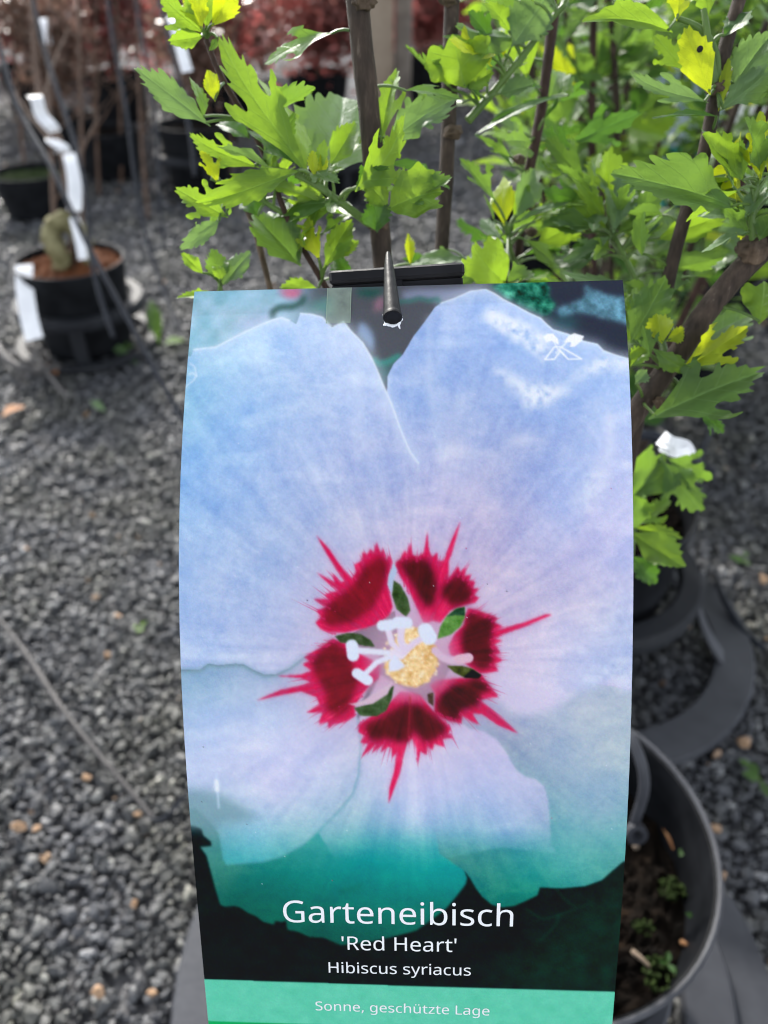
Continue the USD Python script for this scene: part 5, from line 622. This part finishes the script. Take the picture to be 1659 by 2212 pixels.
stand('dark grey plastic pot stand with wide ground ring right of the label', P2, .118, .115, .215, .055, (.9, -.35, 2.4, -1.9), m_up='dark_stand')
# moss, seedling and litter on the near soil
def clump(label, px, py, r, m='moss', n=60, name='moss_clump', cat='moss'):
    c = on_z(px, py, .196); rs = np.random.default_rng(px); ms = []
    for _ in range(n):
        a, q = rs.uniform(0, 2 * PI), r * math.sqrt(rs.random()); v, f = stone_proto(rs.integers(99), 1.); s = rs.uniform(.12, .3) * r; ms.append((v * s + c + [q * math.cos(a), q * math.sin(a), rs.uniform(0, .35) * r], f))
    tag(obj(name, join(ms), MATS[m]), label, cat)
clump('round bright moss clump in the middle of the near pot soil', 1452, 1925, .010); clump('loose moss clump near the lower pot wall', 1425, 2110, .013, n=40); clump('small moss tuft at the edge of the label low in the pot', 1390, 2000, .008, n=30); clump('tiny moss tuft close to the pot rim', 1510, 1960, .006, n=20)
def small_plant(name, label, c, spots, kind, size, cat='seedling'):
    t = thing(name, label, cat, c)
    for k, (dx, dy, dz, a, s) in enumerate(spots):
        b = np.array(c) + [dx, dy, dz]; tip = b + size * s * np.array([math.cos(a), math.sin(a), .25]); put_leaf(t, b, tip, size * s * .55, kind, 900 + k, np.array([0, -.3, 1.]), False, res=(9, 5), fold=.2, droop=.1, petiole=np.array(c))
    return t
c = on_z(1480, 1835, .205); small_plant('seedling', 'pale green three-leaved seedling sprouting in the near pot', c, [(0, 0, .004, 1.9, 1.), (.002, 0, .004, -.7, 1.1), (-.002, 0, .003, -2.2, .9)], 4, .011)
c = on_z(1440, 2085, .202); small_plant('seedling', 'small seedling beside the lower moss clump in the near pot', c, [(0, 0, .003, 1.2, 1.), (0, 0, .003, -1.1, 1.), (0, 0, .003, 3.0, .8)], 3, .008)
c = on_z(1500, 1985, .202); small_plant('seedling', 'tiny seedling with two leaves under the pot rim', c, [(0, 0, .002, .4, 1.), (0, 0, .002, 2.7, 1.)], 3, .007)
def bit(name, label, cat, a, b, r, m, z=.198):
    p, q = on_z(*a, z), on_z(*b, z); tag(obj(name, tube([p, (p + q) / 2 + [0, 0, .001], q], [r, r * .9, r * .5], 6, 6, .2), MATS[m], None, True), label, cat)
bit('wood_chip', 'pale splinter of wood beside the label bottom in the pot', 'wood chip', (1365, 2055), (1405, 2090), .0022, 'tan_wood'); bit('wood_chip', 'orange bark strip across the soil below the seedling', 'wood chip', (1470, 2035), (1505, 2052), .002, 'dry_leaf')
bit('wood_chip', 'reddish bark chip beside the pale seedling', 'wood chip', (1438, 1790), (1456, 1835), .0028, 'dry_leaf'); bit('wood_chip', 'brown bark chip under the pale seedling close to the wall', 'wood chip', (1490, 1900), (1512, 1945), .0026, 'dry_leaf')
bit('wood_chip', 'round cream chip just right of the label edge', 'wood chip', (1371, 1828), (1379, 1832), .0035, 'tan_wood')
# drip irrigation spur hooked over the pot wall
d = thing('drip_hose', 'grey drip irrigation hose hooked over the near pot rim right of the label', 'hose', on_z(1372, 1640, .25))
obj('tube', tube([at(1345, 1570, .60), at(1372, 1612, .588), at(1388, 1660, .585), at(1386, 1730, .60), at(1368, 1790, .615)], .0042, 10, 30), MATS['stand_plastic'], d, True)
v, f = lathe([(.0045, -.004), (.0085, -.0035), (.0085, .0035), (.0045, .004), (.003, 0)], 24, closed=True); obj('dripper', (v @ np.array([[1, 0, 0], [0, .5, .86], [0, -.86, .5]]) + at(1374, 1800, .612), f), MATS['stand_plastic'], d, 40)
obj('dripper_nozzle', tube([at(1374, 1805, .612), at(1364, 1818, .62)], .003, 8, 3), MATS['stand_plastic'], d)

# ---------------------------------------------------------------- further hibiscus shrubs
def make_shrub(seed, n_stems, height, spread, n_leaf, label, loc, rz, group=None):
    rs = np.random.default_rng(seed); t = thing('hibiscus_shrub', label, 'shrub', loc, rz, group); nodes = []
    for k in range(n_stems):
        a = 2 * PI * k / n_stems + rs.uniform(-.4, .4); lean = spread * rs.uniform(.35, 1.); h = height * rs.uniform(.75, 1.08)
        P = [np.zeros(3), np.array([math.cos(a) * lean * .35, math.sin(a) * lean * .35, h * .35]), np.array([math.cos(a) * lean * .75, math.sin(a) * lean * .75, h * .7]) + rs.normal(0, .012, 3), np.array([math.cos(a) * lean, math.sin(a) * lean, h])]
        obj('stem', tube(P, [.0055, .0045, .0036, .0022], 8, 14, .1, k), MATS[('stem_bark', 'red_bark')[k % 2]], t, True, local=True)
        s = spline(P, 60); nodes += [s[i] for i in range(int(60 * .25), 60)]
        for _ in range(2):
            i = rs.integers(25, 55); b = s[i]; aa = rs.uniform(0, 2 * PI); e = b + np.array([math.cos(aa) * .08, math.sin(aa) * .08, .07]) * rs.uniform(.6, 1.3)
            obj('green_shoot', tube([b, (b + e) / 2 + [0, 0, -.008], e], [.0016, .0013, .0009], 6, 8), MATS['green_stem'], t, True, local=True); q = spline([b, (b + e) / 2 + [0, 0, -.008], e], 12); nodes += list(q[3:]) * 2
    for k in range(n_leaf):
        b = nodes[rs.integers(len(nodes))]; a = rs.uniform(0, 2 * PI); el = rs.uniform(-.1, 1.0); L = rs.uniform(.03, .062)
        dvec = np.array([math.cos(a) * math.cos(el), math.sin(a) * math.cos(el), math.sin(el)]); b2 = b + dvec * rs.uniform(.008, .022)
        kind = rs.choice(5, p=[.46, .18, .04, .16, .16]); n = np.array([0, 0, 1.]) + rs.normal(0, .45, 3)
        put_leaf(t, b2, b2 + dvec * L * (.7 if kind == 2 else 1), L * rs.uniform(.5, .75), kind, 3000 + seed * 500 + k, n, rs.random() < .65, local=True, res=(15, 5), fold=rs.uniform(.1, .5), droop=rs.uniform(0, .3), ripple=.1)
    for kind in (0, 3, 4):
        ms, bl = [], []
        for k in range(110):
            b = nodes[rs.integers(len(nodes))] + rs.normal(0, .012, 3); a = rs.uniform(0, 2 * PI); el = rs.uniform(-.2, 1.); L = rs.uniform(.016, .036); dvec = np.array([math.cos(a) * math.cos(el), math.sin(a) * math.cos(el), math.sin(el)])
            v, f, uv = leaf_mesh(L, L * rs.uniform(.5, .75), 20000 + seed * 999 + kind * 200 + k, rs.random() < .6, 9, 3, fold=.3, droop=.15, ripple=.1); ms.append((place(v, b, dvec, np.array([0, 0, 1.]) + rs.normal(0, .5, 3)), f)); bl.append(uv)
        m_ = obj('small_leaves', join(ms), LEAFMATS[kind], t, True, local=True, kind='stuff'); UsdGeom.PrimvarsAPI(m_).CreatePrimvar('blade', Sdf.ValueTypeNames.Float3Array, 'vertex').Set(Vt.Vec3fArray.FromNumpy(np.vstack(bl).astype(np.float32)))
    return t
def copy_of(src, name, label, loc, rz, sc=1.):
    x = UsdGeom.Xform.Define(stage, path_for(name)); x.GetPrim().GetReferences().AddInternalReference(src.GetPath()); x.ClearXformOpOrder()
    x.AddTranslateOp(opSuffix='copy').Set(Gf.Vec3d(*map(float, loc))); x.AddRotateZOp(opSuffix='copy').Set(math.degrees(rz)); x.AddScaleOp(opSuffix='copy').Set(Gf.Vec3f(sc, sc, sc)); x.GetPrim().SetInstanceable(True)
    was = src.GetCustomData(); tag(x, label, was['category']); return x.GetPrim()
sA = make_shrub(2, 9, .64, .24, 298, 'leafy hibiscus shrub growing in the pot right of the label', (P2[0], P2[1], .2), 0.)
sB = make_shrub(3, 9, .68, .26, 298, 'hibiscus shrub behind the nearest one, in the middle of the green thicket', (.31, 1.04, .2), 0.)
pot('plant_pot', 'black pot of the middle hibiscus in the thicket', (.31, 1.04, 0), .115, .235)
more = [(.66, 1.55, 1.3, sB, 'hibiscus shrub at the right edge of the thicket with two blue picture labels'), (.44, 1.42, 2.2, sA, 'hibiscus shrub in the second row between the two thicket shrubs'), (.98, 1.95, .6, sA, 'hibiscus shrub in the second row at the far right edge'), (.36, 1.85, 4.0, sB, 'hibiscus shrub furthest back towards the wooden fence'), (.95, 2.5, 3.1, sA, 'hindmost hibiscus shrub in front of the grey fence'), (.62, 2.05, 5.0, sB, 'hibiscus shrub in the back row between two others'), (1.15, 2.6, 1.9, sB, 'hibiscus shrub at the back right corner of the thicket')]
for (x, y, a, src, lab) in more:
    copy_of(src, 'hibiscus_shrub', lab, (x, y, .2), a); pot('plant_pot', 'black pot under the ' + lab.split(' with')[0], (x, y, 0), .115, .235)
# further picture labels hung in the thicket
for (px, py, d, w, h, lean, lab) in ((1495, 250, .95, .07, .13, .1, 'blurred blue picture label hanging in the thicket beside the right stem'), (1478, 360, 1.0, .06, .11, -.12, 'second blurred blue and teal picture label lower in the thicket'), (1635, 240, .9, .05, .09, .2, 'white picture label at the right edge of the picture')):
    t = thing('plant_label', lab, 'plant label', at(px, py, d)); c = at(px, py, d); n = unit(EYE - c); x = unit(np.cross(UP, n)); y = np.cross(n, x); x2 = x * math.cos(lean) + y * math.sin(lean); y2 = np.cross(n, x2)
    blue = mottled(f'blue_print_{px}', (.36, .45, .75), (.62, .70, .88), 30, .4, .4, coord='o') if px != 1635 else MATS['tag_plastic']
    teal = mottled(f'teal_print_{px}', (.02, .22, .24), (.05, .35, .36), 30, .4, .4, coord='o')
    obj('printed_face', rbox((w, h * .72, .0008), .0002, frame(x2, y2, n, c + y2 * h * .14)), blue, t); obj('lower_band', rbox((w, h * .27, .0008), .0002, frame(x2, y2, n, c - y2 * h * .36)), teal, t); obj('tie', tube([c + y2 * h * .5, c + y2 * h * .62 + x2 * .004, c + y2 * h * .8], .0008, 5, 6), MATS['black_plastic'], t)
t = thing('plant_tag', 'crumpled white plastic tag lying among low leaves right of the label', 'plant tag', at(1460, 960, .43))
obj('strip', ribbon([at(1428, 945, .43), at(1450, 958, .425), at(1480, 966, .432), at(1495, 985, .44)], .0085, unit(np.array([.3, .7, .6])), .0005), MATS['tag_plastic'], t); obj('loop', ribbon([at(1428, 962, .428), at(1452, 975, .424), at(1490, 975, .43)], .006, unit(np.array([-.2, .8, .6])), .0005), MATS['tag_plastic'], t)
tag(obj('drip_hose', tube([at(1330, 935, .62), at(1410, 940, .60), at(1470, 975, .62), at(1505, 1000, .70), on_z(1545, 1020, .02)], .0045, 8, 30), MATS['hose_plastic'], None, True), 'thin black hose arching above the white tag right of the label', 'hose')
tag(obj('drip_hose', tube([on_z(1515, 905, .03), on_z(1520, 960, .05), on_z(1515, 1010, .03), on_z(1540, 1030, .012)], .006, 8, 24), MATS['hose_plastic'], None, True), 'short black hose standing up from the gravel right of the shrub', 'hose')
tag(obj('drip_hose', tube([on_z(1548, 1235, .012), on_z(1562, 1290, .03), on_z(1590, 1340, .02), on_z(1650, 1400, .012)], .005, 8, 24), MATS['hose_plastic'], None, True), 'black hose lying across the ground ring at the right edge', 'hose')

# ---------------------------------------------------------------- left side: young trees in pots, hoses, tags
L1 = on_z(168, 700, 0.); L1 = np.array([-.70, 1.69, 0.])
pot('plant_pot', 'black pot with bark mulch and a white strip label at left', L1, .118, .2)
stand('dark stand around the bark-mulched pot at left', L1, .116, .10, .15, .03, (-1.35, .4, 2.5), leg_w=.03, m='dark_stand')
soil('orange brown bark mulch in the left pot', L1, .112, .185, 'bark_mulch', .025, 'bark mulch', 'bark_mulch')
def strip_tag(label, pts, w, side=(1, .2, 0)):
    P = [at(*p) for p in pts]; t = thing('plant_tag', label, 'plant tag', P[0]); obj('strip', ribbon(P, w, unit(np.array(side, float)), .0009), MATS['tag_plastic'], t); return t
strip_tag('white plastic strip label hanging over the left pot rim', [(52, 572, 1.66), (52, 600, 1.645), (58, 660, 1.63), (75, 733, 1.62)], .036)
tr = thing('young_tree', 'leaning slender young tree with white tags in the left bark-mulched pot', 'tree', L1 + [0, 0, .18])
B = L1 + np.array([.0, 0, .18])
obj('trunk', tube([B, at(160, 500, 1.72), at(150, 420, 1.74), at(135, 330, 1.76), at(95, 230, 1.80), at(75, 120, 1.84), at(60, -60, 1.9)], [.012, .011, .010, .009, .007, .006, .004], 10, 30, .15), MATS['maple_bark'], tr, True)
obj('graft_stub', tube([B + [-.02, -.01, 0], at(122, 540, 1.68), at(112, 500, 1.68), at(135, 478, 1.68), at(168, 500, 1.69), at(176, 560, 1.70)], [.017, .020, .021, .020, .018, .016], 14, 40, .45, 3), MATS['moss_bark'], tr, True)
for a, b in (((95, 230, 1.8), (150, 60, 1.95)), ((135, 330, 1.76), (20, 180, 1.9)), ((150, 420, 1.74), (215, 250, 1.85))): obj('branch', tube([at(*a), at((a[0] + b[0]) / 2 - 8, (a[1] + b[1]) / 2, (a[2] + b[2]) / 2), at(*b)], [.005, .004, .002], 6, 10), MATS['maple_bark'], tr, True)
strip_tag('curled white tag at the top of the leaning young tree', [(70, 208, 1.74), (82, 225, 1.73), (88, 246, 1.74), (108, 270, 1.74), (118, 285, 1.75)], .028); strip_tag('small white tag flag below the curled one', [(110, 300, 1.73), (125, 312, 1.72), (140, 322, 1.72), (122, 330, 1.73)], .022)
strip_tag('long white strip tag hanging along the young trunk', [(150, 332, 1.70), (158, 370, 1.69), (162, 420, 1.69), (160, 455, 1.69)], .030); strip_tag('thin white tag stuck in the left pot mulch', [(160, 470, 1.66), (172, 520, 1.655), (180, 560, 1.655)], .02)
strip_tag('blurred white tag beside the top left hibiscus leaves', [(372, 36, 1.2), (382, 70, 1.19), (392, 110, 1.19), (405, 155, 1.19)], .017)
strip_tag('pale tag at the far top left on a maple stem', [(92, 40, 2.3), (98, 60, 2.29), (104, 95, 2.29)], .02)
HOSES = [([(-40, 10, 1.22), (0, 105, 1.2), (42, 240, 1.18), (105, 350, 1.15), (175, 500, 1.12), (255, 650, 1.1), (330, 790, 1.08), (395, 905, 1.06), (470, 1010, 1.05)], .0036, 'dark hose arching from the upper left corner down to the label edge'),
 ([(66, -40, 1.5), (80, 40, 1.5), (112, 160, 1.48), (152, 280, 1.46), (185, 420, 1.44), (198, 560, 1.43), (222, 660, 1.42), (245, 728, 1.41)], .0042, 'second dark hose bending down in front of the left pot'),
 ([(232, -30, 1.6), (245, 90, 1.6), (268, 210, 1.6), (285, 330, 1.6), (300, 440, 1.6), (330, 560, 1.58), (392, 720, 1.5)], .0040, 'third dark hose left of the far black pot'),
 ([(290, -30, 1.7), (306, 80, 1.7), (328, 200, 1.7), (340, 300, 1.7), (345, 420, 1.7), (355, 520, 1.7)], .0038, 'fourth dark hose close to the far black pot'),
 ([(335, -30, 1.5), (360, 60, 1.5), (385, 170, 1.5), (405, 260, 1.5), (420, 380, 1.5)], .0040, 'fifth dark hose just left of the hibiscus leaves')]
for pts_, r, lab in HOSES: tag(obj('drip_hose', tube([at(*p) for p in pts_], r, 8, 40), MATS['hose_plastic'], None, True), lab, 'hose')
def base_at(px, py): return on_z(px, py, 0.)
for (px, py, r, h, lab) in ((425, 425, .125, .22, 'black pot on a stand far behind the left hibiscus leaves'), (232, 392, .12, .16, 'black pot in the gravel behind the second hose'), (62, 478, .12, .13, 'low olive-black pot at the left edge behind the young tree'), (720, 440, .12, .2, 'black pot seen between the nearest stems')):
    c = base_at(px, py); c = c + np.array([0, .1, 0]); pot('plant_pot', lab, c, r, h); soil('soil in the ' + lab, c, r - .008, h - .02, 'soil' if px != 62 else 'moss')
    if px in (425, 720): stand('dark stand carrying the ' + lab, c, r + .002, .12, r + .04, .03, (-1.2, -2.2, .6), leg_w=.02, m='dark_stand')

# ---------------------------------------------------------------- red maples in the back row
def maple(label, c, h, w, seed, m='red_leaf', n=7000):
    rs = np.random.default_rng(seed); t = thing('red_maple', label, 'tree', c); ms = []; tips = []
    for k in range(7):
        a = rs.uniform(0, 2 * PI); e = np.array([math.cos(a) * w * rs.uniform(.3, .9), math.sin(a) * w * rs.uniform(.3, .9), h * rs.uniform(.6, 1.)]); P = [np.zeros(3), np.array([e[0] * .15, e[1] * .15, h * .3]), e * [.6, .6, .75], e]
        obj('branch' if k else 'trunk', tube(P, [.012, .009, .006, .003], 6, 12), MATS['maple_bark'], t, True, local=True); tips += list(spline(P, 20)[6:])
    tips = np.array(tips); b = tips[rs.integers(len(tips), size=n)] + rs.normal(0, w * .16, (n, 3)); b[:, 2] = b[:, 2] - .16 * np.hypot(b[:, 0], b[:, 1]) / w;  d = rs.normal(size=(n, 3)); d[:, 2] *= .5; d /= np.linalg.norm(d, axis=1, keepdims=True); s = np.cross(d, rs.normal(size=(n, 3))); s /= np.linalg.norm(s, axis=1, keepdims=True)
    L = rs.uniform(.022, .05, (n, 1)); V = np.stack([b, b + d * L * .5 + s * L * .28, b + d * L, b + d * L * .5 - s * L * .28], 1).reshape(-1, 3); i = np.arange(n)[:, None] * 4
    obj('crown', (V, np.hstack([i, i + 1, i + 2, i + 3])), MATS[m], t, local=True)
xs = [(-2.35, 4.25), (-1.8, 4.45), (-1.3, 4.2), (-.8, 4.4), (-.32, 4.25), (.24, 4.75), (1.45, 4.75), (1.95, 4.9)]
names = ['leftmost', 'second', 'third', 'fourth', 'fifth', 'sixth', 'seventh', 'rightmost']
for k, (x, y) in enumerate(xs):
    pot('plant_pot', f'black pot of the {names[k]} red maple in the back row', (x, y, 0), .15, .2); maple(f'{names[k]} red-leaved maple in the back row of pots', (x, y, .18), .64 + .08 * (k % 3), .46, 40 + k, 'red_leaf')
for k, (x, y) in enumerate([(-1.95, 3.5), (-1.25, 3.3), (-.72, 3.45)]):
    pot('plant_pot', f'black pot of the {("left", "middle", "right")[k]} bare brown shrub before the maples', (x, y, 0), .13, .18); maple(f'{("left", "middle", "right")[k]} thin brown-leaved shrub in front of the red maples', (x, y, .16), .6, .2, 60 + k, 'brown_leaf', 1500)
for k, x in enumerate((-3.1, -2.5, -1.9, -1.3, -.75)):
    maple(f'{("leftmost", "second", "third", "fourth", "fifth")[k]} dull brown shrub in the hedge behind the red maples', (x, 5.5, .02), .62, .5, 80 + k, ('brown_leaf', 'red_leaf')[k % 2], 4200)
# fence, posts and edging
fn = thing('wooden_fence', 'grey weathered slatted wooden fence behind the hibiscus', 'fence', (.95, 5.2, 0))
for k in range(22): obj('slat', rbox((.085, .018, .95), .003, frame((1, 0, 0), (0, 1, 0), (0, 0, 1), (.02 + .1 * k + RNG.normal(0, .004), 5.2 + RNG.normal(0, .003), .5))), MATS['weathered_wood'], fn)
for z in (.25, .8): obj('rail', rbox((2.3, .04, .07), .004, frame((1, 0, 0), (0, 1, 0), (0, 0, 1), (1.1, 5.235, z))), MATS['weathered_wood'], fn)
for k, (x, y, w, m, lab) in enumerate(((-.015, 3.75, .105, 'tan_wood', 'tan wooden post behind the main stem'), (.085, 3.9, .07, 'weathered_wood', 'grey wooden post right of the tan post'), (2.25, 4.3, .1, 'tan_wood', 'tan wooden post behind the far right foliage'))):
    t = thing('wooden_post', lab, 'post', (x, y, 0)); obj('shaft', rbox((w, w, 1.5), .005, frame((1, 0, 0), (0, 1, 0), (0, 0, 1), (0, 0, .73))), MATS[m], t, local=True); obj('base_collar', rbox((w + .03, w + .03, .05), .005, frame((1, 0, 0), (0, 1, 0), (0, 0, 1), (0, 0, .02))), MATS['weathered_wood'], t, local=True)
t = thing('timber_edging', 'pale timber edging along the lawn at the far left', 'edging', (-3.2, 7.4, 0))
for k in range(4): obj('plank', rbox((1.9, .05, .16), .006, frame((1, 0, 0), (0, 1, 0), (0, 0, 1), (-5.9 + 1.93 * k, 7.4, .08 + .004 * (k % 2)))), MATS['pale_timber'], t)

# ---------------------------------------------------------------- litter and weeds on the gravel
t = tag(obj('cane', tube([on_z(-40, 1290, .02), on_z(8, 1350, .02), on_z(75, 1440, .022), on_z(120, 1510, .024), on_z(222, 1640, .022), on_z(335, 1772, .016)], [.0032, .0034, .004, .0034, .0031, .0028], 8, 40, .12), MATS['grey_cane'], None, True), 'grey thin cane lying diagonally on the gravel at left', 'cane')
tag(obj('wire', tube([on_z(325, 1765, .016), on_z(360, 1762, .03), on_z(400, 1720, .04), on_z(450, 1680, .05)], .0022, 6, 20), MATS['hose_plastic'], None, True), 'thin black wire running from the cane towards the label', 'wire')
tag(obj('cane', tube([on_z(52, 690, .02), on_z(100, 800, .02), on_z(150, 862, .015)], .005, 7, 16, .15), MATS['grey_cane'], None, True), 'short grey twig on the gravel in front of the left pot', 'twig')
tag(obj('cane', tube([on_z(-20, 690, .03), on_z(10, 770, .03), on_z(70, 800, .02), on_z(130, 790, .02)], .009, 7, 16, .2), MATS['grey_cane'], None, True), 'thick pale grey root bent over the gravel at the left edge', 'root')
LEAVES = [(345, 745, 320, 640, 34, 0, .9), (225, 735, 290, 770, 24, 4, .3), (355, 745, 400, 720, 30, 1, .3), (95, 790, 120, 800, 26, 5, .3), (5, 900, 50, 860, 34, 5, .3), (195, 865, 220, 880, 20, 4, .2)]
for k, (b0, b1, t0, t1, w, kind, up_) in enumerate(LEAVES):
    b = on_z(b0, b1, .02); d_ = (b - EYE) @ FWD; tp = on_z(t0, t1, .02) if up_ < .5 else at(t0, t1, d_); L = np.linalg.norm(tp - b); v, f, uv = leaf_mesh(L, w / 1660 * d_, 500 + k, False, 12, 5)
    o = obj('fallen_leaf', (place(v, b, tp - b, np.array([0, -.4, 1.])), f), LEAFMATS[kind] if kind < 5 else MATS['dry_leaf'], None, True)
    UsdGeom.PrimvarsAPI(o).CreatePrimvar('blade', Sdf.ValueTypeNames.Float3Array, 'vertex').Set(Vt.Vec3fArray.FromNumpy(uv.astype(np.float32)))
    tag(o, ('upright green leaf right of the left pot', 'pale green leaf lying before the left pot', 'bright green leaf beside the label top left', 'orange dry leaf in front of the left pot', 'brown dry leaf at the left edge of the gravel', 'small pale leaf on the gravel left of the label')[k], 'leaf')
STEMS = [((120, 420, 2.1), (105, 40, 2.3), 'reddish stem nearest the young tree'), ((176, 470, 2.3), (168, -40, 2.5), 'dark upright stem left of the second hose'), ((262, 380, 2.9), (250, -40, 3.0), 'rusty stem between the second and third hose'), ((214, 380, 2.8), (208, -40, 2.9), 'thin stem rising out of the pot behind the second hose'),
    ((318, 400, 2.6), (300, -40, 2.7), 'thin grey stem beside the fourth hose'), ((375, 360, 2.9), (398, -40, 3.0), 'thin brown stem behind the blurred white tag'), ((60, 400, 2.7), (30, -40, 2.8), 'slanting stem at the far left edge'), ((500, 330, 3.0), (512, -40, 3.1), 'thin stem between the maples above the left leaves')]
for k, (a, b, lab) in enumerate(STEMS):
    A, B_ = at(*a), at(*b); A = A + (A - B_) * (A[2] / max(B_[2] - A[2], .05)); rs = np.random.default_rng(300 + k); t = thing('bare_shrub', lab, 'shrub', A); M_ = (A + B_) / 2 + rs.normal(0, .012, 3)
    obj('stem', tube([A, M_, B_], [.007, .006, .0045], 7, 20, .12), MATS['maple_bark'], t, True); S_ = spline([A, M_, B_], 40)
    for j in range(6):
        p0 = S_[rs.integers(10, 36)]; e = p0 + np.array([rs.choice([-1, 1]) * rs.uniform(.05, .16), rs.normal(0, .05), rs.uniform(.08, .22)]); obj('twig', tube([p0, (p0 + e) / 2 + [0, 0, -.015], e], [.003, .0024, .0014], 5, 8), MATS['maple_bark'], t, True)
for k, (px, py, n, lab) in enumerate(((160, 745, 7, 'small weed at the foot of the left pot'), (300, 1365, 4, 'tiny green weed on the gravel left of the label'), (1600, 1215, 5, 'small weed in the gravel at the right edge'), (1640, 1690, 8, 'weed tuft in the gravel right of the near pot'), (275, 755, 6, 'weed right of the pale fallen leaf'))):
    c = on_z(px, py, .012); rs = np.random.default_rng(k); small_plant('weed', lab, c, [(rs.normal(0, .004), rs.normal(0, .004), .006, rs.uniform(0, 6.3), rs.uniform(.7, 1.2)) for _ in range(n)], 1 if k == 1 else 0, .018 if k != 1 else .01, 'weed')
TAN = [(45, 1785, .010), (78, 1790, .007), (300, 1758, .006), (460 * .548, 1330, .007), (215, 2140, .009), (330, 2145, .007), (290, 1950, .007), (1610, 1605, .011), (1480, 1350, .009), (1650, 1250, .013), (1545, 1790, .008), (1560, 1890, .008), (110, 790, .009), (232, 1415, .008), (208, 1290, .007), (185, 1680, .009)]
words = 'beside the cane tip|just right of the largest tan stone|near the wire|in the middle of the left gravel|at the bottom of the left gravel|beside the grey stand leg at left|below the wire|outside the ground ring at right|under the raised stand ring|at the far right edge|above the near pot rim at right|level with the soil right of the rim|in front of the left pot|halfway up the left gravel|left of the label middle|under the cane'.split('|')
for k, (px, py, r) in enumerate(TAN):
    c = on_z(px, py, .012); d_ = (c - EYE) @ FWD; v, f = stone_proto(70 + k, .8); s = trimesh.Trimesh(*stone_proto(70 + k, .8)); o = obj('tan_stone', (v * r + c, f), MATS['tan_stone']); tag(o, f'tan pebble {words[k]}', 'pebble')
